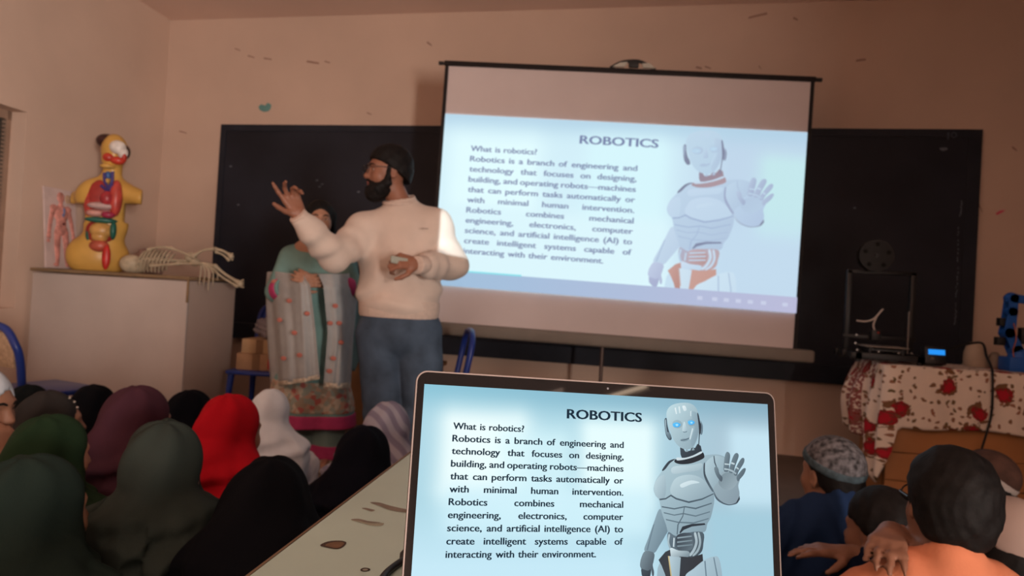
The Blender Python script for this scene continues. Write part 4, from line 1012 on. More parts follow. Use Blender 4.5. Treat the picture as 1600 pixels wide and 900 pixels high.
# cloth
def floral():
    m = bpy.data.materials.new('floral_cloth'); m.use_nodes = True; nt = m.node_tree; b = nt.nodes['Principled BSDF']
    b.inputs['Roughness'].default_value = 0.8; b.inputs['Specular IOR Level'].default_value = 0.15
    at = nt.nodes.new('ShaderNodeAttribute'); at.attribute_name = 'flat'
    def N(t, **k):
        n = nt.nodes.new(t)
        for a, q in k.items(): setattr(n, a, q)
        return n
    def rgb(c): return (*c, 1)
    def mixc(fac, a, c):
        n = N('ShaderNodeMix', data_type='RGBA'); nt.links.new(fac, n.inputs[0])
        for i, q in ((6, a), (7, c)):
            if isinstance(q, tuple): n.inputs[i].default_value = rgb(q)
            else: nt.links.new(q, n.inputs[i])
        return n.outputs[2]
    def M(op, a, c=None):
        n = N('ShaderNodeMath', operation=op)
        for i, q in enumerate((a, c)):
            if q is None: continue
            if isinstance(q, (int, float)): n.inputs[i].default_value = q
            else: nt.links.new(q, n.inputs[i])
        return n.outputs[0]
    nz = N('ShaderNodeTexNoise'); nz.inputs['Scale'].default_value = 16; nz.inputs['Detail'].default_value = 4; nt.links.new(at.outputs['Vector'], nz.inputs['Vector'])
    vm = N('ShaderNodeVectorMath', operation='MULTIPLY_ADD'); nt.links.new(nz.outputs['Color'], vm.inputs[0]); vm.inputs[1].default_value = (0.07, 0.07, 0); nt.links.new(at.outputs['Vector'], vm.inputs[2])
    def vor(scale):
        n = N('ShaderNodeTexVoronoi'); n.voronoi_dimensions = '2D'; n.inputs['Scale'].default_value = scale; n.inputs['Randomness'].default_value = 0.8
        nt.links.new(vm.outputs[0], n.inputs['Vector']); return n
    big, small = vor(7.0), vor(25); sep = N('ShaderNodeSeparateColor'); nt.links.new(big.outputs['Color'], sep.inputs[0]); sp2 = N('ShaderNodeSeparateColor'); nt.links.new(small.outputs['Color'], sp2.inputs[0])
    base = (0.60, 0.47, 0.37)
    c = mixc(nz.outputs['Fac'], (0.86, 0.71, 0.60), (0.74, 0.63, 0.55))
    leaf = M('MULTIPLY', M('LESS_THAN', small.outputs['Distance'], 0.25), M('GREATER_THAN', sp2.outputs[0], 0.42))
    c = mixc(leaf, c, mixc(sp2.outputs[1], (0.16, 0.11, 0.05), (0.36, 0.16, 0.10)))
    has = M('GREATER_THAN', sep.outputs[0], 0.36)
    foli = M('MULTIPLY', M('MULTIPLY', M('LESS_THAN', big.outputs['Distance'], 0.43), has), M('GREATER_THAN', nz.outputs['Fac'], 0.5))
    c = mixc(foli, c, (0.20, 0.10, 0.05))
    rose = M('MULTIPLY', M('LESS_THAN', big.outputs['Distance'], 0.30), has)
    pet = N('ShaderNodeTexNoise'); pet.inputs['Scale'].default_value = 45; nt.links.new(at.outputs['Vector'], pet.inputs['Vector'])
    red = mixc(M('GREATER_THAN', pet.outputs['Fac'], 0.5), (0.34, 0.016, 0.024), (0.20, 0.040, 0.03))
    c = mixc(rose, c, red)
    bright = M('MULTIPLY', M('LESS_THAN', big.outputs['Distance'], 0.17), has); c = mixc(bright, c, (0.44, 0.016, 0.03))
    # darker paisley stripe along the side hem
    sx = N('ShaderNodeSeparateXYZ'); nt.links.new(at.outputs['Vector'], sx.inputs[0])
    st = M('MULTIPLY', M('LESS_THAN', sx.outputs[0], -0.13), M('GREATER_THAN', M('SINE', M('MULTIPLY', sx.outputs[0], 70)), -0.1))
    fine = N('ShaderNodeTexNoise'); fine.inputs['Scale'].default_value = 60; nt.links.new(at.outputs['Vector'], fine.inputs['Vector'])
    c = mixc(M('MULTIPLY', st, M('GREATER_THAN', fine.outputs['Fac'], 0.46)), c, (0.30, 0.10, 0.09))
    nt.links.new(c, b.inputs['Base Color']); return m
flo_m = floral()
path = []; L = []                         # path along the table edge, with flat length coordinate
for t in np.linspace(0, 1, 34): path.append((TX0-0.012, TY1-(TY1-TY0)*t, -0.52+0.52*t, -1, 0))
for t in np.linspace(0.02, 1, 60): path.append((TX0+(TX1-TX0)*t, TY0-0.012, 1.58*t, 0, -1))
nr = 22; V = []; Fq = []; UVs = []
for i, (x, y, s, nx_, ny_) in enumerate(path):
    if s < 0:
        e = min(1, (s+0.52)/0.52); drop = 0.40+0.12*e+0.20*math.exp(-((s+0.06)/0.07)**2)
        bul = 0.10*math.exp(-((s+0.36)/0.14)**2)+0.035
    else:
        drop = 0.345+0.012*math.sin(s*9)+0.34*math.exp(-(s/0.035)**2); bul = 0.006
    for j in range(nr+1):
        q = j/nr; z = TZ+0.004-drop*q
        fold = (0.028 if s < 0 else 0.006)*math.sin(s*(46 if s < 0 else 30)+1.3*q+0.6*math.sin(s*17))*min(1, q*2.2)
        off = 0.004+bul*math.sin(min(1, q*1.4)*math.pi/2)*(1-0.45*q)+fold+(0.006 if s < 0 else 0.012)*min(1, q*3)
        if s > -0.05 and s <= 0: nxx, nyy = -0.9, -0.35
        else: nxx, nyy = nx_, ny_
        V.append((x+nxx*off, y+nyy*off, z)); UVs.append((s, z, 0))
for i in range(len(path)-1):
    for j in range(nr):
        a = i*(nr+1)+j; Fq.append((a, a+1, a+nr+2, a+nr+1))
o0 = len(V); nxt = 30
for j in range(9):
    for i in range(nxt+1):
        V.append((TX0-0.014+(TX1-TX0+0.014)*i/nxt, TY0-0.014+(TY1-TY0+0.014)*j/8, TZ+0.004)); UVs.append((1.58*i/nxt, 1.2+0.52*j/8, 0))
for j in range(8):
    for i in range(nxt): a = o0+j*(nxt+1)+i; Fq.append((a, a+1, a+nxt+2, a+nxt+1))
cl = mesh_obj('tablecloth', V, Fq, flo_m)
a = cl.data.attributes.new('flat', 'FLOAT_VECTOR', 'POINT'); a.data.foreach_set('vector', np.array(UVs, np.float32).ravel())
sd = cl.modifiers.new('thick', 'SOLIDIFY'); sd.thickness = 0.002; sd.offset = 1
tag(cl, 'cream tablecloth with red roses hanging over the wooden table', 'tablecloth')
CT = TZ+0.0065
# ---------------------------------------------------------------- desktop 3D printer
pr0 = atZ(1362, 573, CT); prw = 0.41
PRM = Matrix.Translation((pr0[0]+prw/2+0.005, 4.60, CT)) @ Matrix.Rotation(R(0.0), 4, 'Z')
prn = empty('desktop_printer', matrix=PRM, label='black open frame 3D printer with a filament spool on the floral table', cat='3D printer')
pk = mat('black_aluminium', (0.012, 0.012, 0.014), rough=0.4, var=0.1, spec=0.4)
gk = mat('grey_metal', (0.22, 0.20, 0.19), rough=0.35, metal=0.6)
mb = MB()
for sx in (-1, 1): mb.box((sx*0.17, -0.01, 0.035), (0.04, 0.40, 0.04), bevel=0.003)
for sy in (-0.19, 0.0, 0.17): mb.box((0, sy, 0.035), (0.42, 0.04, 0.04), bevel=0.003)
for sx in (-1, 1):
    for sy in (-0.19, 0.17): mb.cyl((sx*0.17, sy, 0), (sx*0.17, sy, 0.016), 0.018)
mb.build('base_frame', pk, prn)
MB().box((0, -0.06, 0.094), (0.235, 0.235, 0.006), bevel=0.001).build('print_bed', mat('print_bed_grey', (0.26, 0.22, 0.19), rough=0.5), prn)
mb = MB().box((0, -0.06, 0.075), (0.20, 0.20, 0.012))
for sx in (-1, 1):
    for sy in (-0.15, 0.03): mb.cyl((sx*0.09, sy, 0.052), (sx*0.09, sy, 0.091), 0.011)
mb.build('bed_carriage', pk, prn)
HT = 0.555
for sx in (-1, 1): MB().box((sx*0.185, 0.02, HT/2+0.03), (0.032, 0.04, HT-0.04), bevel=0.003).build('upright', pk, prn)
MB().box((0, 0.02, HT+0.0), (0.40, 0.04, 0.024), bevel=0.003).build('top_beam', pk, prn)
MB().box((0, 0.005, 0.145), (0.42, 0.022, 0.022), bevel=0.002).build('gantry_beam', pk, prn)
MB().cyl((0.165, -0.005, 0.05), (0.165, -0.005, 0.32), 0.005).build('lead_screw', gk, prn)
hd = MB().box((-0.03, -0.03, 0.16), (0.055, 0.05, 0.065), bevel=0.004).cyl((-0.03, -0.035, 0.105), (-0.03, -0.035, 0.13), 0.004, 0.012).build('print_head', pk, prn)
MB().box((-0.022, -0.057, 0.178), (0.014, 0.004, 0.012)).build('nozzle_led', mat('red_plastic', (0.3, 0.03, 0.02)), hd)
white_t = mat('white_tube', (0.55, 0.48, 0.44), rough=0.4)
MB().tube([(-0.14, -0.02, 0.245), (-0.09, -0.03, 0.243), (-0.045, -0.035, 0.262), (-0.005, -0.04, 0.315), (0.005, -0.04, 0.325)], 0.0055).build('guide_tube', white_t, prn)
MB().tube([(-0.036, -0.035, 0.19), (-0.045, -0.035, 0.225), (-0.03, -0.035, 0.275)], 0.0055).build('guide_tube', white_t, prn)
mb = MB()
for q in ((-0.19, -0.20, 0.11), (-0.185, -0.19, 0.16), (-0.18, -0.2, 0.07), (-0.06, -0.2, 0.068), (0.05, -0.2, 0.066), (0.12, -0.2, 0.07)): mb.cyl(q, (q[0], q[1]-0.006, q[2]), 0.006, seg=10)
mb.build('screw_head', gk, prn)
lb = MB().box((0.245, -0.185, 0.062), (0.115, 0.07, 0.105), Matrix.Rotation(R(-12), 3, 'X'), bevel=0.005).build('control_box', pk, prn)
MB().box((0.247, -0.2235, 0.088), (0.088, 0.002, 0.030), Matrix.Rotation(R(-12), 3, 'X')).build('control_display', emit_flat('blue_display', (40, 150, 250), 1.0), lb, smooth=False)
mb = MB().cyl((0.225, -0.213, 0.05), (0.225, -0.226, 0.048), 0.010); mb.build('control_knob', gk, lb)
# spool bracket and spool
MB().box((-0.06, 0.03, HT+0.06), (0.05, 0.03, 0.12), bevel=0.003).cyl((-0.06, 0.04, HT+0.10), (-0.06, -0.09, HT+0.10), 0.012).build('spool_bracket', pk, prn)
spc = PRM @ Vector((-0.06, -0.047, HT+0.10))
spo = empty('filament_spool', spc, 0, 'dark filament spool hanging on top of the 3D printer', 'spool')
spk = mat('spool_plastic', (0.012, 0.011, 0.012), rough=0.45, spec=0.25)
for sy in (-0.033, 0.033):
    mb = MB(); Mx = Matrix.Rotation(R(90), 3, 'X')
    mb.lathe([(0.027, -0.002), (0.10, -0.002), (0.10, 0.002), (0.027, 0.002)], (spc.x, spc.y+sy, spc.z), Mx, 40)
    fl = mb.build('flange', spk, spo, True)
    mb = MB()
    for k2 in range(5):
        a = k2*2*math.pi/5+0.3; mb.cyl((spc.x+0.07*math.cos(a), spc.y+sy-0.003, spc.z+0.07*math.sin(a)), (spc.x+0.07*math.cos(a), spc.y+sy+0.003, spc.z+0.07*math.sin(a)), 0.013)
    mb.build('flange_hole', mat('hole_black', (0.006, 0.006, 0.006), rough=0.9), fl, True)
mb = MB(); mb.lathe([(0.027, -0.031), (0.062, -0.031), (0.062, 0.031), (0.027, 0.031)], tuple(spc), Matrix.Rotation(R(90), 3, 'X'), 40)
mb.build('filament', mat('grey_filament', (0.022, 0.02, 0.021), rough=0.35, spec=0.4), spo, True)

# ---------------------------------------------------------------- rounded pale housings behind the printer
cream = mat('cream_plastic', (0.42, 0.31, 0.23), rough=0.45, var=0.08)
def dome(name, px, py, w, hgt, Y, m, label):
    q = atY(px, py, Y); t = empty(name, (q[0], Y, CT), 0, label, 'dome')
    MB().lathe([(0, 0), (w*0.92, 0.0), (w, hgt*0.25), (w*0.97, hgt*0.55), (w*0.8, hgt*0.82), (w*0.45, hgt*0.97), (0, hgt)], (q[0], Y, CT), None, 36).build('shell', m, t, True)
    MB().lathe([(w*0.90, 0.004), (w*1.04, 0.004), (w*1.04, 0.016), (w*0.9, 0.016)], (q[0], Y, CT), None, 36).build('rim', m, t, True)
dome('plastic_dome', 1524, 560, 0.066, 0.155, 4.72, cream, 'tall cream plastic dome on the table right of the printer')
dome('plastic_dome', 1554, 565, 0.036, 0.10, 4.70, mat('grey_plastic', (0.32, 0.25, 0.20), rough=0.5), 'short greyish plastic dome between the tall dome and blue robot arm')
# ---------------------------------------------------------------- blue desktop robot arm
rb = atY(1592, 580, 4.52); rar = empty('robot_arm', (rb[0], 4.52, CT), 0, 'blue 3D printed robot arm at the right end of the table', 'robot arm')
bp_m = mat('blue_print', (0.015, 0.10, 0.42), rough=0.45, var=0.08, spec=0.3); sv_m = mat('servo_black', (0.015, 0.014, 0.014), rough=0.4)
def rp(x, y, dy=0.0): return atY(x, y, 4.52+dy)
q = rp(1590, 577)
MB().box((q[0], 4.52, CT+0.042), (0.15, 0.14, 0.084), bevel=0.008).build('base_box', bp_m, rar, True)
MB().cyl((q[0], 4.52, CT+0.083), (q[0], 4.52, CT+0.115), 0.055, 0.05, seg=28).build('turntable', bp_m, rar, True)
sh = rp(1586, 548); el = rp(1573, 520); e2 = rp(1578, 487); e3 = rp(1580, 466)
def linkbar(name, a, b, w, th):
    mb = MB(); a = Vector([float(k) for k in a]); b = Vector([float(k) for k in b]); d = (b-a).normalized(); s = Vector((0, 1, 0)).cross(d).normalized()
    for sy in (-1, 1): mb.prism([(0, -w*0.5), (0.0, w*0.5), ((b-a).length, w*0.42), ((b-a).length, -w*0.42)], a+Vector((0, sy*0.032-th/2, 0)), d, s, th)
    for q_, r_ in ((a, w*0.52), (b, w*0.44)): mb.cyl(q_-Vector((0, 0.038, 0)), q_+Vector((0, 0.038, 0)), r_, seg=24)
    return mb.build(name, bp_m, rar, True)
linkbar('lower_link', sh, el, 0.062, 0.012); linkbar('middle_link', el, e2, 0.058, 0.012); linkbar('upper_link', e2, e3, 0.05, 0.012)
linkbar('forearm_link', e3, rp(1612, 470), 0.05, 0.012)
MB().ball(e3, 0.036).build('joint_cap', bp_m, rar, True)
for q_ in (rp(1566, 503), rp(1562, 533)): MB().box(q_, (0.045, 0.05, 0.048), bevel=0.003).build('servo', sv_m, rar, True)
MB().box(rp(1600, 525), (0.05, 0.05, 0.10), bevel=0.004).build('gripper_servo', sv_m, rar, True)
MB().tube([rp(1586, 565, -0.05), rp(1583, 548, -0.05), rp(1588, 528, -0.05), rp(1584, 505, -0.05)], 0.003).build('wire', mat('orange_wire', (0.4, 0.12, 0.05)), rar, True)
# power lead of the printer
pts = [PRM @ Vector((0.30, -0.15, 0.09)), atY(1530, 535, 4.5), atY(1541, 556, 4.4), atY(1549, 574, 4.33), atY(1551, 588, 4.262), atY(1550, 640, 4.262), atY(1543, 672, 4.262), atY(1533, 705, 4.27), atY(1527, 735, 4.27), atY(1523, 770, 4.27), np.array([atY(1521, 790, 4.25)[0], 4.22, 0.006])]
tag(MB().tube(pts, 0.0065, seg=8).build('power_lead', cm), 'black power lead hanging from the printer down over the floral cloth', 'cable')

# ================================================================== PEOPLE
skin_a = mat('skin_brown', (0.22, 0.10, 0.062), rough=0.5, var=0.08, scale=14, spec=0.35)
skin_b = mat('skin_tan', (0.30, 0.145, 0.09), rough=0.5, var=0.08, scale=14, spec=0.35)
hair_m = mat('black_hair', (0.008, 0.0065, 0.0065), rough=0.65, var=0.4, scale=60, spec=0.15, bump=0.12, bscale=150)
eye_w = mat('eye_white', (0.55, 0.5, 0.46), rough=0.25); eye_d = mat('eye_dark', (0.015, 0.01, 0.008), rough=0.15)
lip_m = mat('lip', (0.30, 0.10, 0.085), rough=0.45)
def cloth_mat(name, rgb, k=1.0, **kw):
    return mat(name, alb(rgb, k), rough=0.9, var=kw.get('var', 0.10), scale=kw.get('scale', 9), bump=0.12, bscale=220, spec=0.08)

def facing(th, pitch=0.0, roll=0.0):
    """local axes (right, forward, up) as columns; th clockwise from +Y seen from above; pitch down positive; roll to own right positive"""
    f = np.array([math.sin(th), math.cos(th), 0]); r = np.array([math.cos(th), -math.sin(th), 0]); u = np.array([0, 0, 1.0])
    f, u = f*math.cos(pitch)-u*math.sin(pitch), u*math.cos(pitch)+f*math.sin(pitch)
    u, r = u*math.cos(roll)+r*math.sin(roll), r*math.cos(roll)-u*math.sin(roll)
    return np.stack([r, f, u], 1)
def head_sdf(v, c, A, s=1.0, neck=None):
    def q(x, y, z): return c+A @ (np.array([x, y, z])*s)
    def e(x, y, z, a, b, d, k=0.015, op='u'): v.ell(q(x, y, z), np.array([a, b, d])*s, A, k*s, op)
    e(0, -0.014, 0.03, 0.073, 0.092, 0.082)
    e(0, 0.03, -0.03, 0.060, 0.060, 0.082, 0.03)
    e(0, 0.036, -0.078, 0.043, 0.042, 0.034, 0.03)
    e(0, 0.074, 0.022, 0.048, 0.016, 0.012, 0.02)
    for sx in (-1, 1):
        e(sx*0.036, 0.058, -0.032, 0.024, 0.024, 0.024, 0.025)
        e(sx*0.030, 0.096, 0.002, 0.017, 0.016, 0.011, 0.012, 's')
        e(sx*0.030, 0.0685, 0.0065, 0.0150, 0.0140, 0.0100, 0.004); e(sx*0.030, 0.0685, -0.0090, 0.0150, 0.0130, 0.0055, 0.004)
        e(sx*0.074, -0.006, -0.012, 0.010, 0.019, 0.031, 0.008)
        e(sx*0.080, -0.002, -0.010, 0.005, 0.010, 0.018, 0.004, 's')
    v.cone(q(0, 0.084, 0.006), q(0, 0.104, -0.030), 0.009*s, 0.013*s, 0.012*s)
    for sx in (-1, 1): e(sx*0.011, 0.094, -0.034, 0.009, 0.010, 0.008, 0.008)
    e(0, 0.082, -0.058, 0.022, 0.012, 0.007, 0.008); e(0, 0.080, -0.070, 0.019, 0.012, 0.007, 0.008)
    v.ell(q(0, 0.099, -0.064), np.array([0.020, 0.008, 0.0022])*s, A, 0.003*s, 's')
    v.cone(q(0, -0.02, -0.06), q(0, -0.035, -0.17) if neck is None else neck, 0.050*s, 0.056*s, 0.025*s)
def head_details(c, A, s, parent, lips=True):
    AV = Matrix(A.tolist())
    def q(x, y, z): return c+A @ (np.array([x, y, z])*s)
    for sx in (-1, 1):
        o = MB().ball(q(sx*0.030, 0.0690, 0.001), 0.0125*s, None, 3).build('eye', eye_w, parent, True)
        MB().ball(q(sx*0.030, 0.0765, 0.001), (0.0062*s, 0.0062*s, 0.0062*s), None, 2).build('iris', eye_d, o, True)
        MB().tube([q(sx*0.014, 0.092, 0.020), q(sx*0.030, 0.089, 0.026), q(sx*0.050, 0.074, 0.019)], [0.003*s, 0.0042*s, 0.002*s]).build('eyebrow', hair_m, parent, True)
    if lips:
        MB().tube([q(-0.021, 0.0885, -0.063), q(0, 0.0965, -0.0575), q(0.021, 0.0885, -0.063), ], [0.002*s, 0.005*s, 0.002*s]).tube([q(-0.018, 0.088, -0.066), q(0, 0.0945, -0.0705), q(0.018, 0.088, -0.066)], [0.002*s, 0.0055*s, 0.002*s]).build('lips', lip_m, parent, True)
def hand_sdf(v, w, d, n, s=1.0, side=1, curl=None, spread=0.10, thumb=(0.55, 0.35), k=0.006):
    """w wrist, d towards fingers, n palm normal, side +1 when the thumb lies along d x n"""
    d = nrm(d); n = nrm(np.asarray(n, float)-d*(np.dot(n, d))); t = np.cross(d, n)*side
    curl = curl or [(0.35, 0.45, 0.3)]*4
    v.cone(w-d*0.015*s, w+d*0.02*s, 0.026*s, 0.026*s, 0.012)
    L = [(0.043, 0.026, 0.021), (0.047, 0.030, 0.022), (0.043, 0.028, 0.021), (0.034, 0.021, 0.019)]
    offs = [0.031, 0.0105, -0.0105, -0.030]; kn = [0.086, 0.090, 0.086, 0.078]
    for i in range(4):
        p0 = w+t*offs[i]*0.55*s+d*0.012*s; p = w+(d*kn[i]+t*offs[i])*s
        v.cone(p0, p, 0.0165*s, 0.0125*s, 0.010)
        ang = 0.0; base = nrm(d+t*spread*(1.5-i)*0.9)
        for j in range(3):
            ang += curl[i][j]; dr = base*math.cos(ang)+n*math.sin(ang); e = p+dr*L[i][j]*s
            v.cone(p, e, (0.0105-0.0012*j)*s, (0.0098-0.0014*j)*s, k); p = e
    p = w+(d*0.022+t*0.026)*s; dr = nrm(d*math.cos(0.9)+t*math.sin(0.9)+n*0.25); v.cone(w+d*0.008*s+t*0.01*s, p, 0.016*s, 0.0155*s, 0.012)
    for l, r0, r1, a in ((0.040, 0.0145, 0.0120, 0.0), (0.033, 0.0118, 0.0108, thumb[0]), (0.026, 0.0106, 0.0088, thumb[1])):
        dr = nrm(dr-t*math.sin(a)*0.8+n*math.sin(a)*0.45+d*0.1) if a else dr
        e = p+dr*l*s; v.cone(p, e, r0*s, r1*s, k); p = e
def hair_cap(c, A, s, name, parent, m=None, thick=1.0, seed=0, low=-0.075, h=0.005, shaggy=0.003):
    def q(x, y, z): return c+A @ (np.array([x, y, z])*s)
    v = Vol(c-0.16*s, c+0.17*s, h)
    v.ell(q(0, -0.018, 0.036), np.array([0.079+0.006*thick, 0.100+0.006*thick, 0.088+0.008*thick])*s, A).ell(q(0, -0.05, -0.02), np.array([0.076, 0.066, 0.075])*s, A, 0.03*s)
    p0, p1 = q(0, 0.085, 0.058), q(0, -0.10, low)
    f = nrm(p1-p0); nrm_ = nrm(np.cross(A[:, 0], f)); nrm_ = nrm_ if nrm_ @ A[:, 2] < 0 else -nrm_
    v.func(lambda x, y, z: (x-p0[0])*nrm_[0]+(y-p0[1])*nrm_[1]+(z-p0[2])*nrm_[2])
    for sx in (-1, 1): v.ell(q(sx*0.085, 0.055, -0.02), np.array([0.04, 0.05, 0.06])*s, A, 0.01, 's')
    a0 = A
    v.disp(lambda x, y, z: shaggy*0.6*np.sin(170*(x*a0[0, 0]+y*a0[1, 0])+6*np.sin(31*z+seed)+seed)*np.sin(37*z+5*np.sin(40*x)+60*(x*a0[0, 1]+y*a0[1, 1]))+shaggy*0.5*np.sin(97*x+61*y-83*z))
    return v.mesh(name, m or hair_m, parent)

PEOPLE_AT = []            # where everyone on the floor sits, so that neighbours press against each other instead of through
def clip_neighbours(v, o, gap, z1=9.0):
    for p in PEOPLE_AT:
        dx, dy = p[0]-o[0], p[1]-o[1]; L = math.hypot(dx, dy)
        if L < 0.02 or L > 1.1: continue
        nx, ny = dx/L, dy/L; mx, my = (p[0]+o[0])/2, (p[1]+o[1])/2
        v.func(lambda x, y, z: (x-mx)*nx+(y-my)*ny+gap+0*z)
def base_of(hc, th, lean): return np.array([hc[0], hc[1], 0])-facing(th)[:, 1]*(0.035+lean)

def seated(hc, th, hth, label, group=None, s=0.92, scarf=None, robe=None, hpitch=0.08, hroll=0.0, kind='girl', skin=None, cape=0.0, drape=0.3, h=0.009, wide=0.9, cap=None, seed=0, hw=1.0, details=False, lean=0.0, up=0.05, arm_l=None, arm_r=None, low_hair=-0.075, open_=1.0, fold=1.45):
    """someone sitting on the floor with the knees drawn up; hc = middle of the head"""
    hc = np.asarray(hc, float); skin = skin or skin_b; zc = hc[2]; b = (zc+up)/0.68
    A = facing(hth, hpitch, hroll); B = facing(th); o = base_of(hc, th, lean)
    root = empty('person', (o[0], o[1], 0), 0, label, 'person', group)
    def q(x, y, z): return o+B @ np.array([x*s*wide, y*s, 0])+np.array([0, 0, z*b])+B[:, 1]*lean*min(1, max(0, (z-0.1)/0.5))
    def qn(x, y, z): return o+B @ np.array([x*s, y*s, 0])+np.array([0, 0, z*b])
    rn = random.Random(seed*13+5); ph = [rn.uniform(0, 6.28) for _ in range(8)]
    lo = o+np.array([-0.50, -0.50, -0.02])*s; hi = o+np.array([0.50, 0.50, 0])*s+np.array([0, 0, zc+0.2])
    for ov in (arm_l, arm_r):
        if ov is not None:
            for k in ov[:2]: lo = np.minimum(lo, np.asarray(k)-0.2); hi = np.maximum(hi, np.asarray(k)+0.2)
    lo[2] = -0.02
    v = Vol(lo, hi, 0.0072)
    v.ell(q(0, 0, 0.41), np.array([0.145*s*wide, 0.090*s, 0.15*b]), B, 0.03).ell(q(0, 0.0, 0.24), np.array([0.12*s*wide, 0.09*s, 0.16*b]), B, 0.05).ell(q(0, 0, 0.105), np.array([0.14*s, 0.11*s, 0.095*b]), B, 0.05)
    hands_at = []; later = []
    for sx, ov in ((-1, arm_l), (1, arm_r)):
        shp = q(sx*0.150, -0.01, 0.468)
        if ov is not None:
            elp, wrp, dd, nn_ = [np.asarray(k, float) for k in ov[:4]]; cu = ov[4] if len(ov) > 4 else None; sd = ov[5] if len(ov) > 5 else sx
        else:
            elp, wrp = q(sx*0.168, 0.10, 0.33), q(sx*0.085, 0.285, 0.27); dd = nrm(B[:, 1]*0.35-sx*B[:, 0]*0.75-np.array([0, 0, 0.25])); nn_ = -B[:, 1]; cu = None; sd = sx
        v.cone(q(sx*0.08, -0.01, 0.53), shp, 0.045*s, 0.052*s, 0.03); v.chain([shp, elp, wrp], [0.05*s, 0.038*s, 0.026*s], 0.02)
        if ov is None: hand_sdf(v, wrp+dd*0.012, dd, nn_, s*0.95, sd, cu)
        else: later.append((wrp, dd, nn_, sd, cu, elp))
        hands_at.append((shp, elp, wrp, dd))
        v.chain([q(sx*0.075, 0.03, 0.11), qn(sx*0.10, 0.27, 0.31), qn(sx*0.085, 0.29, 0.06)], [0.078*s, 0.055*s, 0.040*s], 0.02)
        v.chain([qn(sx*0.085, 0.28, 0.04), qn(sx*0.10, 0.41, 0.028)], [0.036*s, 0.026*s], 0.02)
    clip_neighbours(v, o, 0.022)
    for wrp, dd, nn_, sd, cu, elp in later: v.cone(elp, wrp, 0.036*s, 0.026*s, 0.01); hand_sdf(v, wrp+dd*0.012, dd, nn_, s*0.95, sd, cu)
    head_sdf(v, hc, A, s, q(0, -0.03, 0.545))
    v.func(lambda x, y, z: 0.002-z+0*x+0*y)
    body = v.mesh('body', skin, root)
    if details: head_details(hc, A, s, body)
    g = Vol(lo-np.array([0.06, 0.06, 0]), hi+np.array([0.06, 0.06, -0.05]), h)
    g.ell(q(0, -0.005, 0.40), np.array([0.178*s*wide, 0.122*s, 0.172*b]), B, 0.03).ell(q(0, 0, 0.23), np.array([0.160*s*wide, 0.125*s, 0.19*b]), B, 0.06).ell(q(0, 0, 0.11), np.array([0.18*s, 0.15*s, 0.115*b]), B, 0.06)
    for (shp, elp, wrp, dd), sx in zip(hands_at, (-1, 1)):
        g.cone(q(sx*0.07, -0.015, 0.535), shp, 0.060*s, 0.068*s, 0.04); g.chain([shp, elp, wrp-nrm(wrp-elp)*(0.03 if len(later) else 0)], [0.070*s, 0.056*s, 0.040*s], 0.03)
        g.chain([q(sx*0.075, 0.03, 0.115), qn(sx*0.10, 0.27, 0.32), qn(sx*0.085, 0.29, 0.075)], [0.10*s, 0.078*s, 0.07*s], 0.04)
    if kind == 'girl': g.ell(qn(0, 0.20, 0.10), np.array([0.20*s, 0.20*s, 0.15*b]), B, 0.08)
    g.cone(q(0, -0.03, 0.545), q(0, -0.025, 0.575), 0.066*s, 0.060*s, 0.02)
    g.disp(lambda x, y, z: fold*(0.005*np.sin(24*(x*B[0, 0]+y*B[1, 0])+6*np.sin(9*z+ph[0])+ph[1])*np.clip((0.5*b-z)*5, 0.25, 1)+0.0035*np.sin(40*z+12*np.sin(14*x+ph[2])+ph[3]+0*y)))
    for (shp, elp, wrp, dd), ov in zip(hands_at, (arm_l, arm_r)):
        if ov is not None: continue
        a = nrm(wrp-elp); g.ell(wrp+a*0.058, np.array([0.056, 0.056, 0.056]), None, 0.0, 's')
    if kind != 'girl': g.ell(hc+A @ (np.array([0, 0.01, 0.02])*s), np.array([0.1, 0.12, 0.135])*s, A, 0.01, 's')
    clip_neighbours(g, o, 0.004)
    for wrp, dd, nn_, sd, cu, elp in later: a = nrm(wrp-elp); g.cone(elp, wrp-a*0.03, 0.054*s, 0.040*s, 0.01)
    g.func(lambda x, y, z: 0.001-z+0*x+0*y)
    g.mesh('garment', robe, root)
    def qa(x, y, z): return hc+A @ (np.array([x*hw, y*hw, z])*s)
    if scarf:
        f = Vol(np.minimum(hc, o)-np.array([0.32, 0.32, 0]), np.maximum(hc, o)+np.array([0.32, 0.32, 0.16]), h*0.75)
        f.lo[2] = 0
        f = Vol(np.array([min(hc[0], o[0])-0.32, min(hc[1], o[1])-0.32, (0.12 if cape else 0.26)*b]), np.array([max(hc[0], o[0])+0.32, max(hc[1], o[1])+0.32, zc+0.16]), h*0.75)
        f.ell(qa(0, -0.022, 0.024), np.array([0.088*hw, 0.107*hw, 0.104])*s, A).ell(qa(0, -0.004, -0.062), np.array([0.078*hw, 0.086*hw, 0.066])*s, A, 0.03)
        nr_ = 0.066+0.045*drape
        f.cone(qa(0, -0.022, -0.07), q(0, -0.03, 0.535), nr_*s, (nr_+0.016)*s, 0.025)
        f.cone(qa(0, -0.062, -0.02), q(0, -0.06, 0.50), (0.064+0.02*drape)*s, (0.072+0.05*drape)*s, 0.03+0.02*drape)
        f.ell(q(0, -0.012, 0.455), np.array([0.222*s*wide, 0.142*s, 0.095*b]), B, 0.035+0.04*drape)
        for sx in (-1, 1): f.cone(q(sx*0.02, -0.02, 0.52), q(sx*0.150, -0.012, 0.462), 0.070*s, 0.086*s, 0.05)
        if cape: f.ell(q(0, -0.012, 0.35), np.array([0.250*s*wide, 0.175*s, 0.22*b]), B, 0.06)
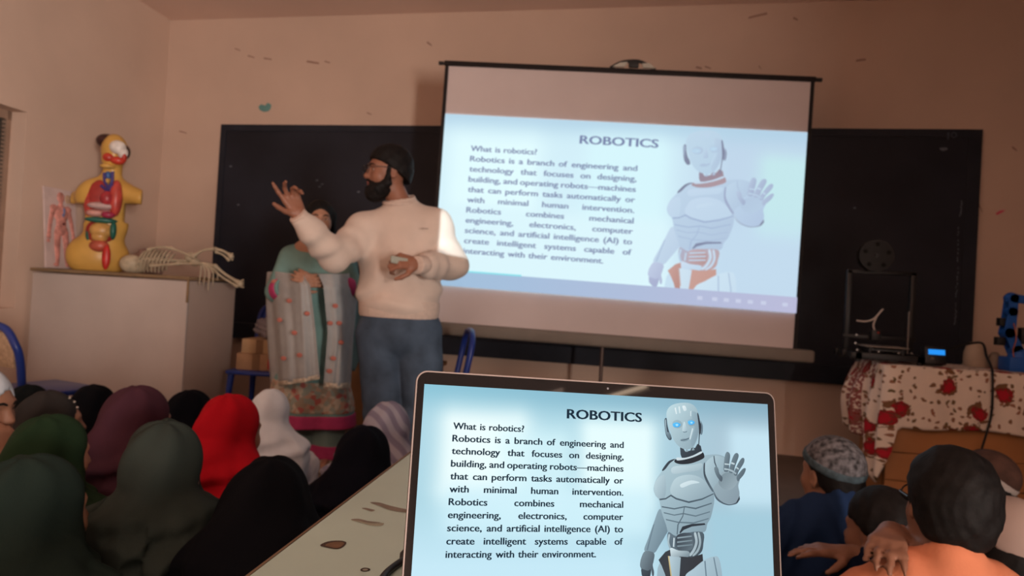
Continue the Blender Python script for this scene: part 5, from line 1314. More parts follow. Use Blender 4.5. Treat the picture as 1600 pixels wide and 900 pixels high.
        def folds(x, y, z):
            a = np.arctan2((x-o[0])*B[0, 0]+(y-o[1])*B[1, 0], (x-o[0])*B[0, 1]+(y-o[1])*B[1, 1])
            dz = hc[2]-z
            t = np.clip((dz-0.04*s)/(0.12*s), 0, 1); nk = np.exp(-((dz-0.135*s)/(0.05*s))**2)
            ridge = np.abs(np.sin(4.5*a+9*z+ph[4]+0.8*np.sin(14*z+ph[5])))**0.6
            return fold*(t*(0.010*(ridge-0.55)+0.004*np.sin(13*a-22*z+ph[6]))+nk*0.009*np.sin(85*z+2.5*a+ph[7])+0.002*np.sin(26*z+5*a+ph[1])*(1-t))
        f.disp(folds)
        f.ell(qa(0, 0.128, -0.022), np.array([0.053*open_, 0.072, 0.082*open_])*s, A, 0.010, 's')
        f.ell(qa(0, 0.05, -0.015), np.array([0.055, 0.062, 0.080])*s, A, 0.004, 's')
        zb = (0.33 if not cape else 0.16)*b
        f.func(lambda x, y, z: zb+0.02*np.sin(9*x+7*y+ph[1])-z)
        clip_neighbours(f, o, 0.004)
        f.mesh('headscarf', scarf, root)
    elif kind == 'boy': hair_cap(hc, A, s, 'hair', root, None, 0.0 if cap else 1.2, seed, low=low_hair, shaggy=0.0015 if cap else 0.003)
    if cap: cap(hc, A, s, root)
    return root, hc, A, s
def yaw_to(p, q): return math.atan2(q[0]-p[0], q[1]-p[1])
LOOK = np.array([0.15, 3.6])
KD = 3.6                       # dark cloth: the crowd on the floor is lit about as brightly as this
def kufi(name, m, band=None, top=None, tall=0.0):
    def fn(hc, A, s, root):
        def q(x, y, z): return hc+A @ (np.array([x, y, z])*s)
        v = Vol(hc-0.17*s, hc+0.19*s, 0.0055)
        v.ell(q(0, -0.016, 0.040+tall*0.3), np.array([0.090, 0.109, 0.096+tall])*s, A)
        p0, p1 = q(0, 0.09, 0.062), q(0, -0.11, -0.002); f = nrm(p1-p0); n_ = nrm(np.cross(A[:, 0], f)); n_ = n_ if n_ @ A[:, 2] < 0 else -n_
        v.func(lambda x, y, z: (x-p0[0])*n_[0]+(y-p0[1])*n_[1]+(z-p0[2])*n_[2])
        o = v.mesh('cap', m, root)
        if band is not None:
            w = Vol(hc-0.17*s, hc+0.19*s, 0.0055); w.ell(q(0, -0.016, 0.040+tall*0.3), np.array([0.0935, 0.1125, 0.0995+tall])*s, A)
            w.func(lambda x, y, z: (x-p0[0])*n_[0]+(y-p0[1])*n_[1]+(z-p0[2])*n_[2]); w.func(lambda x, y, z: -((x-p0[0])*n_[0]+(y-p0[1])*n_[1]+(z-p0[2])*n_[2])-0.030*s)
            w.mesh('cap_band', band, o)
    return fn
def P2(px, py, d): return P(px, py, d)
def cm_(n, rgb, k=KD, **kw): return cloth_mat(n, rgb, k, **kw)
G_ = 'girls in headscarves sitting on the floor'; BO_ = 'boys sitting on the floor by the table'
S = []
def sit(px, py, d, s, c1, c2, lab, grp, **ex):
    vh = math.atan2(ray(px, py)[0], ray(px, py)[1])
    if 'rel' in ex:
        r_ = R(ex.pop('rel')); ex['th'] = vh+r_*0.85; ex['hth'] = vh+r_
    S.append((P(px, py, d), s, c1, c2, lab, grp, ex))
sit(46, 642, 2.95, 0.92, (28, 31, 31), (22, 24, 25), 'person in a black-green headscarf under the left part of the white cabinet door', G_, rel=25)
sit(150, 643, 2.85, 0.90, (16, 14, 18), (14, 13, 17), 'person in a black headscarf between the dark grey beaded and the maroon headscarves', G_, rel=45, drape=0.8, cape=0.1)
sit(301, 652, 2.80, 0.90, (14, 14, 22), (14, 14, 20), 'person in a navy-black headscarf between the maroon and red headscarves', G_, rel=52, drape=0.4)
sit(84, 660, 2.40, 0.90, (64, 56, 52), (34, 32, 32), 'person in a dark grey headscarf with shiny beads behind the two green headscarves', G_, rel=78, drape=0.6)
sit(220, 660, 2.10, 0.90, (84, 46, 54), (34, 18, 24), 'person in a long maroon headscarf and cape', G_, rel=58, drape=0.7, cape=0.1, wide=1.0)
sit(364, 674, 2.06, 0.90, (205, 22, 34), (176, 18, 28), 'person in a long bright red headscarf and cape', G_, rel=48, drape=0.5, cape=0.1, wide=1.0)
sit(424, 648, 2.75, 0.84, (255, 244, 240), (250, 232, 228), 'person in a plain white headscarf beside the red one', G_, rel=22, drape=0.15, cape=0.1, wide=0.78, fold=0.8)
sit(608, 676, 2.50, 0.92, (160, 142, 152), (110, 98, 110), 'person in a pale lavender striped headscarf just left of the laptop', G_, rel=25, drape=0.4, cape=0.1)
sit(570, 720, 2.06, 0.86, (15, 16, 24), (13, 14, 20), 'person in a black headscarf with a small pin in front of the lavender headscarf', G_, rel=20, drape=0.9, cape=0.1)
sit(86, 710, 1.76, 0.83, (42, 58, 36), (24, 33, 25), 'person in a leaf green headscarf between the dark grey and dark green headscarves', G_, rel=62, drape=0.8, cape=0.1)
sit(56, 804, 1.30, 0.93, (42, 50, 42), (20, 24, 22), 'person in a dark green headscarf nearest the bottom left corner of the photo', G_, rel=56, drape=0.9, cape=0.1)
sit(256, 738, 1.56, 0.97, (60, 62, 54), (54, 56, 48), 'person in a grey-green headscarf with rounded shoulders seen from behind', G_, rel=10, drape=0.05, cape=0.1, wide=1.12, fold=1.9)
sit(424, 794, 1.50, 0.92, (13, 13, 18), (12, 12, 17), 'person in a loose black headscarf close to the chipped desk top', G_, rel=20, drape=1.3, cape=0.12, wide=1.1)
NG = len(S)
p1 = P(-24, 634, 2.0)
sit(-31, 634, 2.0, 0.95, (226, 214, 210), (190, 184, 184), 'person in a white headscarf resting the chin on both hands at the left edge', G_, th=R(74), hth=R(78), drape=0.3, open_=1.12, details=True, hpitch=0.12)
# boys
sit(1297, 742, 2.05, 0.90, None, (38, 52, 80), 'person in a patterned grey cap and blue kameez sitting beside the floral cloth', BO_, kind='boy', wide=1.0, hth=R(-30), cap=('kufi_pattern',))
sit(1376, 832, 1.70, 0.88, None, (16, 22, 40), 'person with bare black hair in navy between the patterned cap and the orange shirt', BO_, kind='boy', hth=R(-40), th=R(-25), wide=1.0, skin=skin_a)
sit(1482, 790, 1.30, 0.88, None, (222, 126, 88), 'person with thick black hair and glasses in an orange shirt, hand on shoulder', BO_, kind='boy', hth=R(0), th=R(10), hroll=0.05, hpitch=0.08, wide=1.02, low_hair=-0.115, fold=0.4, details=True, up=0.03, skin=skin_a)
sit(1560, 866, 1.62, 0.95, None, (30, 26, 28), 'person in a plain white cap at the right edge behind the orange shirt', BO_, kind='boy', hth=R(-20), hroll=0.3, hpitch=0.05, cap=('kufi_white',))
sit(1533, 752, 2.30, 0.86, None, (96, 84, 76), 'person in a brown cap with white band in front of the plank table', BO_, kind='boy', hth=R(-35), hroll=0.35, hpitch=-0.2, cap=('kufi_brown',))
CAPS = {'kufi_pattern': lambda: kufi('cap', mat('cap_pattern', alb((104, 92, 90), 3.4), rough=0.9, var=0.75, scale=64, detail=1), mat('cap_band_blue', alb((78, 86, 88), 3.4), rough=0.9, var=0.4, scale=60)),
        'kufi_white': lambda: kufi('cap', mat('cap_white', alb((150, 120, 106), 1.9), rough=0.9, var=0.05), None, tall=0.012),
        'kufi_brown': lambda: kufi('cap', mat('cap_brown', alb((72, 44, 34), 2.4), rough=0.9, var=0.3, scale=30), mat('cap_band_white', alb((150, 128, 116), 2.0), rough=0.9, var=0.2, scale=50))}
for hc, s, c1, c2, lab, grp, ex in S:
    th = ex.get('th', yaw_to(hc, LOOK)); PEOPLE_AT.append(base_of(hc, th, 0))
for i, (hc, s, c1, c2, lab, grp, ex) in enumerate(S):
    ex = dict(ex); th = ex.pop('th', yaw_to(hc, LOOK)); hth = ex.pop('hth', th+ex.pop('turn', 0.0)+0.06*math.sin(i*3.1)); ex.pop('turn', None)
    cp = ex.pop('cap', None); ltr = 'abcdefghijklmnopqrstuv'[i]
    sm = cm_('scarf_cloth_'+ltr, c1) if c1 else None; rm = cm_('robe_cloth_'+ltr, c2, 2.9 if i == 16 else KD)
    if i == 7:
        nt = sm.node_tree; cr = [k for k in nt.nodes if k.type == 'VALTORGB'][0]
        w = nt.nodes.new('ShaderNodeTexWave'); w.inputs['Scale'].default_value = 8; w.inputs['Distortion'].default_value = 3.5; w.inputs['Detail'].default_value = 1; w.bands_direction = 'DIAGONAL'
        tcn = [k for k in nt.nodes if k.type == 'TEX_COORD'][0]; nt.links.new(tcn.outputs['Object'], w.inputs['Vector']); nt.links.new(w.outputs['Fac'], cr.inputs['Fac'])
        cr.color_ramp.elements[0].color = (*alb((148, 130, 142), KD), 1); cr.color_ramp.elements[1].color = (*alb((186, 168, 172), KD), 1)
    if i == 13:      # chin on both hands
        F_ = facing(th); f3, r3, u3 = F_[:, 1], F_[:, 0], np.array([0, 0, 1.0])
        for key, sx, wpx, wd in (('arm_l', -1, 22, 2.02), ('arm_r', 1, 9, 1.90)):
            wr = P(wpx, 727, wd); el = P(wpx-14, 800, wd+0.02)
            ex[key] = (el, wr, u3-f3*0.18-r3*sx*0.1, -f3-r3*sx*0.35, [(0.9, 0.9, 0.5)]*4, sx)
    if i == 15:
        ex['arm_l'] = (P(1352, 892, 1.66), P(1334, 868, 1.66), nrm(P(1280, 858, 1.66)-P(1334, 868, 1.66)), np.array([0, 0, -1.0]), [(0.15, 0.2, 0.1), (0.2, 0.2, 0.1), (0.25, 0.25, 0.1), (0.3, 0.3, 0.2)], 1)
    if i == 16:
        B_ = facing(th); b_ = (hc[2]+0.03)/0.68; o_ = base_of(hc, th, 0); f_ = B_[:, 1]; u_ = np.array([0, 0, 1.0])
        shp = o_+B_ @ np.array([-0.150*s*1.02, -0.01*s, 0])+u_*0.468*b_
        wr = shp+B_[:, 0]*0.045+u_*0.124+f_*0.075; ex['arm_r'] = (shp+B_[:, 0]*0.20+f_*0.17-u_*0.03, wr, nrm(-f_*0.95+u_*0.06-B_[:, 0]*0.22), -u_-f_*0.1, [(0.34, 0.26, 0.14), (0.32, 0.28, 0.14), (0.34, 0.28, 0.14), (0.36, 0.30, 0.16)], 1)
    rt, hc, A, s = seated(hc, th, hth, lab, grp, s=s, scarf=sm, robe=rm, seed=i, h=0.0085, hpitch=ex.pop('hpitch', 0.06+0.05*math.sin(i*1.7)), cap=CAPS[cp[0]]() if cp else None, **ex)
    if i == 3:
        for q in ((0.055, 0.035, 0.103), (0.064, 0.05, 0.088), (0.07, 0.06, 0.066)):
            MB().ball(hc+A @ (np.array(q)*s), 0.0042).build('bead', mat('scarf_bead', (0.6, 0.55, 0.5), rough=0.2, metal=0.5), rt, True)
    if i == 8: MB().ball(P(612, 731, 1.965), 0.006).build('scarf_pin', MATS['scarf_bead'], rt, True)
    if i == 16:
        def q(x, y, z): return hc+A @ (np.array([x, y, z])*s)
        mb = MB()
        for sx in (-1, 1):
            mb.tube([q(sx*0.032+0.026*math.cos(a), 0.108, 0.002+0.02*math.sin(a)) for a in np.linspace(0, 6.2832, 13)], 0.0018, seg=6, steps=2)
            mb.tube([q(sx*0.058, 0.106, 0.006), q(sx*0.078, 0.06, 0.008), q(sx*0.082, 0.0, 0.006)], 0.0018, seg=6)
        mb.tube([q(-0.008, 0.110, 0.006), q(0.008, 0.110, 0.006)], 0.0018, seg=6, steps=1)
        mb.build('glasses', mat('glasses_black', (0.012, 0.012, 0.012), rough=0.3), rt, True)

# ================================================================== THE TWO PEOPLE STANDING
# ---------------------------------------------------------------- man in the cream sweatshirt
MD = 3.41
def mp(x, y, dz=0.0): return P(x, y, MD+dz)
mth_ = R(184); MBd = facing(mth_); fz = MBd[:, 1]
def zpt(x, y, dz, z): q = mp(x, y, dz); return np.array([q[0], q[1], z])
mc = mp(622, 420); man = empty('person', (mc[0], mc[1], 0), 0, 'bearded person in glasses and a cream sweatshirt standing with one hand raised before the screen', 'person')
hc = mp(606, 268); HA = facing(R(232), 0.05, 0.0); HS = 1.06
rsh, rel_, rwr = mp(568, 362, -0.02), mp(523, 404, -0.20), mp(474, 347, -0.34)
lsh, lel, lwr = mp(682, 352, 0.0), mp(706, 412, -0.03), mp(660, 414, -0.25)
hipz = 0.90
def leg_pts(sx):
    if sx < 0: return [mp(593, 520), zpt(600, 615, -0.03, 0.48), zpt(604, 700, 0.0, 0.075)]
    return [mp(655, 520), zpt(662, 612, -0.04, 0.48), zpt(658, 700, -0.02, 0.075)]
v = Vol(mc*[1, 1, 0]-[0.62, 0.62, 0.02], mc*[1, 1, 0]+[0.62, 0.62, 1.90], 0.0055)
head_sdf(v, hc, HA, HS, mp(626, 322, 0.02))
v.ell(mp(624, 386, 0.02), (0.185, 0.12, 0.18), MBd, 0.04).ell(mp(624, 440, 0.01), (0.18, 0.13, 0.18), MBd, 0.06).ell(mp(624, 512, 0.01), (0.17, 0.12, 0.13), MBd, 0.06)
for a, b, c in ((rsh, rel_, rwr), (lsh, lel, lwr)):
    v.cone(mp(626, 336, 0.02), a, 0.055, 0.055, 0.05); v.chain([a, b, c], [0.055, 0.042, 0.029], 0.02)
for sx in (-1, 1):
    L_ = leg_pts(sx); v.chain(L_, [0.095, 0.062, 0.042], 0.03)
    v.chain([L_[2]-[0, 0, 0.03], L_[2]-[0, 0, 0.04]+fz*0.15+MBd[:, 0]*(-sx)*0.0], [0.042, 0.03], 0.02)
# raised hand: index and thumb open, the rest curled; other hand closed round a remote
hd_ = nrm(mp(458, 316, -0.36)-rwr)
hand_sdf(v, rwr+hd_*0.03, hd_, nrm(mp(520, 330, -0.6)-rwr), 1.04, -1, [(0.1, 0.15, 0.1), (0.45, 0.55, 0.35), (0.75, 0.8, 0.5), (0.9, 0.9, 0.5)], 0.16, (0.15, 0.1))
ld_ = nrm(mp(628, 408, -0.31)-lwr)
hand_sdf(v, lwr+ld_*0.03, ld_, nrm(fz*0.15+np.array([0, 0, -1.0])*0.35-MBd[:, 1]*0.9), 1.04, 1, [(0.9, 1.1, 0.7), (1.0, 1.15, 0.7), (1.05, 1.15, 0.7), (1.1, 1.15, 0.7)], 0.03, (0.5, 0.4))
v.func(lambda x, y, z: 0.004-z+0*x+0*y)
skin_c = mat('skin_warm_brown', (0.25, 0.105, 0.065), rough=0.5, var=0.08, scale=14, spec=0.35)
body = v.mesh('body', skin_c, man); head_details(hc, HA, HS, body)
hair_cap(hc, HA, HS, 'hair', man, None, 1.3, 4, low=-0.055, shaggy=0.002)
def hq(x, y, z): return hc+HA @ (np.array([x, y, z])*HS)
v = Vol(hc-0.2, hc+0.17, 0.0045)
v.ell(hq(0, 0.040, -0.088), np.array([0.062, 0.066, 0.044])*HS, HA).ell(hq(0, 0.062, -0.115), np.array([0.046, 0.046, 0.036])*HS, HA, 0.02)
for sx in (-1, 1):
    v.cone(hq(sx*0.070, 0.012, 0.012), hq(sx*0.064, 0.020, -0.062), 0.010*HS, 0.018*HS, 0.012); v.cone(hq(sx*0.064, 0.020, -0.062), hq(sx*0.04, 0.062, -0.09), 0.020*HS, 0.024*HS, 0.015)
    v.cone(hq(0, 0.094, -0.049), hq(sx*0.032, 0.080, -0.062), 0.008*HS, 0.008*HS, 0.006); v.cone(hq(sx*0.032, 0.080, -0.062), hq(sx*0.034, 0.076, -0.085), 0.008*HS, 0.010*HS, 0.006)
v.ell(hq(0, 0.108, -0.064), np.array([0.022, 0.022, 0.0075])*HS, HA, 0.004, 's')
v.disp(lambda x, y, z: 0.0018*np.sin(160*x+40*z)*np.sin(150*z+70*y))
v.mesh('beard', hair_m, man)
mb = MB()
for sx in (-1, 1):
    mb.tube([hq(sx*0.033+0.026*math.cos(a), 0.106, 0.002+0.021*math.sin(a)) for a in np.linspace(0, 6.2832, 13)], 0.0020, seg=6, steps=2)
    mb.tube([hq(sx*0.059, 0.104, 0.006), hq(sx*0.080, 0.06, 0.008), hq(sx*0.083, 0.0, 0.006)], 0.0019, seg=6)
mb.tube([hq(-0.008, 0.108, 0.006), hq(0.008, 0.108, 0.006)], 0.0020, seg=6, steps=1)
mb.build('glasses', mat('glasses_dark', (0.02, 0.016, 0.015), rough=0.3), man, True)
# sweatshirt
sw_m = mat('cream_sweatshirt', (0.56, 0.45, 0.39), rough=0.9, var=0.05, scale=12, bump=0.12, bscale=240, spec=0.1, sheen=0.15)
hz = mp(622, 492)[2]
v = Vol(mc*[1, 1, 0]+[-0.66, -0.66, hz-0.05], mc*[1, 1, 0]+[0.66, 0.66, 1.68], 0.0065)
v.ell(mp(625, 384, 0.02), (0.218, 0.150, 0.185), MBd, 0.04).ell(mp(624, 425, 0.0), (0.216, 0.160, 0.17), MBd, 0.06).ell(mp(624, 465, 0.0), (0.212, 0.158, 0.15), MBd, 0.06)
v.cone(mp(624, 480, 0), mp(624, 505, 0), 0.15, 0.13, 0.06)
for a, b, c in ((rsh, rel_, rwr), (lsh, lel, lwr)):
    v.cone(mp(626, 338, 0.02), a, 0.080, 0.080, 0.07); v.chain([a, b], [0.084, 0.074], 0.05); v.cone(b, b+(c-b)*0.8, 0.075, 0.062, 0.03); v.cone(b+(c-b)*0.8, c+(c-b)*0.06, 0.062, 0.043, 0.015)
v.cone(mp(626, 330, 0.015), mp(625, 312, 0.015), 0.085, 0.073, 0.03)
sa_, sb_ = rel_, lel
def sw_fold(x, y, z):
    dr = np.sqrt((x-sa_[0])**2+(y-sa_[1])**2+(z-sa_[2])**2); dl = np.sqrt((x-sb_[0])**2+(y-sb_[1])**2+(z-sb_[2])**2)
    side = (x-mc[0])*MBd[0, 0]+(y-mc[1])*MBd[1, 0]
    w = 0.009*np.sin(75*dr+12*z)*np.exp(-(dr/0.17)**2)+0.009*np.sin(75*dl+1-12*z)*np.exp(-(dl/0.17)**2)
    low = np.exp(-((z-hz-0.08)/0.06)**2)
    return w+0.005*low*np.sin(60*(z+0.35*np.abs(side))+6*side)+0.006*np.sin(17*side+9*z+2*np.sin(11*z))+0.005*np.sin(30*z-18*side+2*np.sin(9*side))
v.disp(sw_fold)
v.func(lambda x, y, z: hz-z+0.012*np.sin(7*x)+0*y)
v.cone(mp(625, 322, 0.01)+[0, 0, 0.02], mp(624, 296, 0.0), 0.060, 0.085, 0.006, 's')
for b, c in ((rel_, rwr), (lel, lwr)):
    d = nrm(c-b); v.ell(c+d*0.075, (0.058, 0.058, 0.058), None, 0.004, 's')
shirt = v.mesh('sweatshirt', sw_m, man)
# ribbed bands: hem, collar, cuffs
rib_m = mat('sweatshirt_rib', (0.54, 0.42, 0.36), rough=0.95, var=0.08, scale=60, bump=0.3, bscale=300)
mb = MB(); n = 64; rings = []
for z, k in ((hz+0.075, 1.005), (hz+0.05, 1.02), (hz+0.0, 1.0), (hz-0.012, 0.97), (hz-0.010, 0.9)):
    rings.append([mb.bm.verts.new(tuple(np.array([mp(623, 485)[0], mp(623, 485)[1], z])+MBd[:, 0]*(0.207*k*math.cos(2*math.pi*i/n))*(1+0.006*(i % 2))+MBd[:, 1]*(0.157*k*math.sin(2*math.pi*i/n)))) for i in range(n)])
for a, b in zip(rings[:-1], rings[1:]):
    for i in range(n): mb.bm.faces.new((a[i], a[(i+1) % n], b[(i+1) % n], b[i]))
mb.build('hem_band', rib_m, shirt, True)
mb = MB(); cc = mp(625, 318, 0.0)
mb.tube([cc+MBd[:, 0]*0.078*math.cos(a)+MBd[:, 1]*(0.078*math.sin(a))+np.array([0, 0, -0.018*math.sin(a)+0.004]) for a in np.linspace(0, 6.2832, 25)], 0.011, seg=8, steps=2); mb.build('collar', rib_m, shirt, True)
for b, c in ((rel_, rwr), (lel, lwr)):
    d = nrm(c-b); MB().cyl(c-d*0.02, c+d*0.045, 0.047, 0.043, 24, bevel=0.006).build('cuff', rib_m, shirt, True)
lg = mp(664, 357, -0.17); MB().box(lg, (0.034, 0.003, 0.005), Matrix.Rotation(0.05, 3, 'Y')).build('chest_print', mat('print_grey', (0.32, 0.25, 0.22)), shirt, True)
# jeans
jn = mat('blue_denim', (0.055, 0.078, 0.115), rough=0.9, var=0.3, scale=10, bump=0.2, bscale=260, spec=0.1, detail=8)
v = Vol(mc*[1, 1, 0]+[-0.5, -0.5, 0.02], mc*[1, 1, 0]+[0.5, 0.5, hz+0.10], 0.0065)
v.ell(mp(623, 500, 0.0), (0.198, 0.148, 0.14), MBd, 0.04).ell(mp(623, 522, 0.0), (0.196, 0.145, 0.13), MBd, 0.05)
for sx in (-1, 1):
    L_ = leg_pts(sx); v.chain([L_[0], L_[1], L_[2]], [0.118, 0.098, 0.085], 0.022)
v.disp(lambda x, y, z: 0.004*np.sin(30*z+14*x)*np.sin(11*x+5*z)+0.005*np.sin(55*z)*np.exp(-((z-0.14)/0.08)**2)+0.004*np.sin(60*z+20*x)*np.exp(-((z-0.50)/0.07)**2))
v.func(lambda x, y, z: 0.03-z+0*x+0*y)
jeans = v.mesh('jeans', jn, man)
# shoes
sh_m = mat('white_sneaker', (0.5, 0.46, 0.42), rough=0.6); so_m = mat('sneaker_sole', (0.3, 0.28, 0.26), rough=0.7)
for sx in (-1, 1):
    a = leg_pts(sx)[2]; a = np.array([a[0], a[1], 0])
    v = Vol(a-[0.3, 0.3, 0], a+[0.3, 0.3, 0.16], 0.006)
    v.chain([a+[0, 0, 0.055], a+fz*0.10+[0, 0, 0.05], a+fz*0.19+[0, 0, 0.04]], [0.050, 0.050, 0.042], 0.02).cone(a-fz*0.04+[0, 0, 0.05], a+[0, 0, 0.09], 0.045, 0.05, 0.02)
    v.func(lambda x, y, z: 0.018-z+0*x+0*y)
    o = v.mesh('shoe', sh_m, man)
    v = Vol(a-[0.3, 0.3, 0.02], a+[0.3, 0.3, 0.08], 0.006)
    v.chain([a-fz*0.045+[0, 0, 0.02], a+fz*0.10+[0, 0, 0.02], a+fz*0.195+[0, 0, 0.02]], [0.052, 0.055, 0.046]); v.func(lambda x, y, z: np.maximum(0.001-z, z-0.022)+0*x+0*y)
    v.mesh('sole', so_m, o)
# small remote held in the lower hand
rp_ = lwr+ld_*0.115+MBd[:, 1]*0.012
RM = Matrix(np.stack([nrm(ld_), nrm(np.cross([0, 0, 1.0], ld_)), np.array([0, 0, 1.0])], 1).tolist())
rem = empty('remote', tuple(rp_), 0, 'small pale remote held in the lowered hand of the bearded man', 'remote')
MB().box(rp_, (0.085, 0.016, 0.034), RM, bevel=0.005).build('case', mat('remote_grey', (0.32, 0.32, 0.27), rough=0.5), rem, True)
MB().box(rp_-np.array(RM.col[1])*0.0085+np.array(RM.col[0])*(0.028), (0.018, 0.003, 0.014), RM).build('button', mat('remote_button', (0.05, 0.05, 0.05)), rem, True)

# ---------------------------------------------------------------- woman in aqua with a sheer grey shawl
WD = 4.02
def wp(x, y, dz=0.0): return P(x, y, WD+dz)
WB = facing(R(163)); wz = WB[:, 1]; wc = wp(490, 500)
wom = empty('person', (wc[0], wc[1], 0), 0, 'person in an aqua dress with pink hems and a sheer grey shawl, standing', 'person')
hc = wp(500, 343, 0.0); HA = facing(R(150), 0.06, 0.03); HS = 0.98
lsh_, rsh_ = wp(530, 400), wp(455, 402)      # her left is at the picture's right
lel_, rel2 = wp(551, 452, -0.02), wp(433, 455, -0.02)
lwr_, rwr_ = wp(497, 442, -0.22), wp(466, 443, -0.21)
v = Vol(wc*[1, 1, 0]-[0.48, 0.48, 0.02], wc*[1, 1, 0]+[0.48, 0.48, 1.62], 0.0055)
head_sdf(v, hc, HA, HS, wp(494, 382, 0.02))
v.ell(wp(492, 410), (0.15, 0.10, 0.16), WB, 0.04).ell(wp(490, 455), (0.13, 0.10, 0.16), WB, 0.05).ell(wp(489, 510), (0.16, 0.12, 0.14), WB, 0.05)
ank = [zpt_ for zpt_ in ()]
def wleg(sx):
    x0, x1 = (472, 474) if sx < 0 else (508, 513)
    a = wp(x0, 530); k = wp(x0, 615); e = wp(x1, 705, 0.02)
    return [a, np.array([k[0], k[1], 0.42]), np.array([e[0], e[1], 0.07])]
for sx in (-1, 1):
    L_ = wleg(sx); v.chain(L_, [0.085, 0.055, 0.036], 0.02); v.chain([L_[2]-[0, 0, 0.03], L_[2]-[0, 0, 0.040]+wz*0.14], [0.036, 0.024], 0.02)
for a, b, c in ((lsh_, lel_, lwr_), (rsh_, rel2, rwr_)):
    v.cone(wp(493, 384, 0.01), a, 0.045, 0.045, 0.04); v.chain([a, b, c], [0.045, 0.036, 0.024], 0.02)
for c, sd, sx in ((lwr_, -1, 1), (rwr_, 1, -1)):
    d = nrm(wp(481, 436 if sx > 0 else 440, -0.25)-c); hand_sdf(v, c+d*0.012, d, wz*-1.0+WB[:, 0]*0.1*sx, 0.88, -sd, [(0.5, 0.6, 0.4)]*4)
v.func(lambda x, y, z: 0.004-z+0*x+0*y)
skin_w = mat('skin_light_brown', (0.36, 0.18, 0.115), rough=0.5, var=0.06, scale=14, spec=0.3)
body = v.mesh('body', skin_w, wom); head_details(hc, HA, HS, body)
def hq(x, y, z): return hc+HA @ (np.array([x, y, z])*HS)
v = Vol(hc-0.22, hc+0.17, 0.005)
v.ell(hq(0, -0.022, 0.030), np.array([0.088, 0.104, 0.094])*HS, HA).ell(hq(0, -0.055, -0.05), np.array([0.080, 0.062, 0.10])*HS, HA, 0.03)
for sx in (-1, 1): v.cone(hq(sx*0.074, 0.010, 0.03), hq(sx*0.072, -0.01, -0.10), 0.024*HS, 0.022*HS, 0.02)
v.ell(hq(0, 0.095, -0.035), np.array([0.066, 0.098, 0.098])*HS, HA, 0.006, 's').ell(hq(0, 0.04, -0.06), np.array([0.064, 0.07, 0.085])*HS, HA, 0.01, 's')
v.cone(hq(0, 0.12, 0.06), hq(0, 0.0, 0.14), 0.004, 0.004, 0.004, 's'); v.disp(lambda x, y, z: 0.0015*np.sin(120*x+60*z)*np.sin(80*y+50*z))
v.mesh('hair', hair_m, wom)
for sx in (1,): MB().tube([hq(sx*0.084, -0.004, -0.042), hq(sx*0.088, 0.0, -0.062)], [0.004, 0.006], steps=1).build('earring', mat('earring_metal', (0.5, 0.42, 0.3), rough=0.25, metal=0.8), wom, True)
# kameez
kz = wp(490, 662)[2]; AQ = (0.165, 0.285, 0.27)
km = mat('aqua_cloth', AQ, rough=0.9, var=0.12, scale=9, bump=0.12, bscale=240, spec=0.1)
pk_m = mat('pink_border', (0.46, 0.045, 0.15), rough=0.85, var=0.12, scale=20)
def emb():
    m = mat('embroidery', AQ, rough=0.9); nt = m.node_tree; b = nt.nodes['Principled BSDF']; tc = [k for k in nt.nodes if k.type == 'TEX_COORD'][0]
    vv = nt.nodes.new('ShaderNodeTexVoronoi'); vv.inputs['Scale'].default_value = 38; nt.links.new(tc.outputs['Object'], vv.inputs['Vector'])
    sc_ = nt.nodes.new('ShaderNodeSeparateColor'); nt.links.new(vv.outputs['Color'], sc_.inputs[0])
    cr = nt.nodes.new('ShaderNodeValToRGB'); cr.color_ramp.interpolation = 'CONSTANT'
    e = cr.color_ramp.elements; e[0].color = (0.50, 0.42, 0.33, 1); e[1].position = 0.35; e[1].color = (0.30, 0.32, 0.27, 1)
    for p_, c_ in ((0.55, (0.48, 0.30, 0.22)), (0.72, (0.44, 0.13, 0.11)), (0.85, (0.34, 0.27, 0.20))): q_ = e.new(p_); q_.color = (*c_, 1)
    nt.links.new(sc_.outputs[0], cr.inputs['Fac']); nt.links.new(cr.outputs['Color'], b.inputs['Base Color']); return m
def kameez(v):
    v.ell(wp(492, 422), (0.168, 0.122, 0.155), WB, 0.04).ell(wp(490, 460), (0.160, 0.125, 0.16), WB, 0.05)
    v.ell(wp(489, 515), (0.200, 0.150, 0.15), WB, 0.06)
    v.cone(wp(489, 520), wp(487, 668), 0.165, 0.185, 0.06); v.cone(wp(474, 540), wp(458, 664), 0.14, 0.14, 0.06); v.cone(wp(505, 540), wp(516, 664), 0.14, 0.14, 0.06)
    for a, b, c in ((lsh_, lel_, lwr_), (rsh_, rel2, rwr_)):
        v.cone(wp(494, 388, 0.01), a, 0.055, 0.062, 0.06); v.chain([a, b], [0.068, 0.066], 0.03); v.cone(b, b+(c-b)*0.35, 0.066, 0.064, 0.02)
    v.cone(wp(494, 390, 0.01), wp(496, 380, 0.01), 0.066, 0.058, 0.02)
    v.disp(lambda x, y, z: (0.010*np.sin(26*x+5*np.sin(5*z))+0.006*np.sin(30*y+4*z))*np.clip((1.0-z)*1.6, 0.1, 1))
    v.cone(wp(495, 384, -0.02), wp(496, 362, -0.04), 0.05, 0.06, 0.005, 's')
    for b, c in ((lel_, lwr_), (rel2, rwr_)): d = nrm(c-b); v.ell(b+(c-b)*0.35+d*0.075, (0.075, 0.075, 0.075), None, 0.003, 's')
    v.ell(wp(489, 690), (0.17, 0.11, 0.20), WB, 0.01, 's')
    return v
lo_, hi_ = wc*[1, 1, 0]+[-0.5, -0.5, kz-0.06], wc*[1, 1, 0]+[0.5, 0.5, 1.45]
v = kameez(Vol(lo_, hi_, 0.0075)); v.func(lambda x, y, z: kz-z+0*x+0*y); kmo = v.mesh('dress', km, wom)
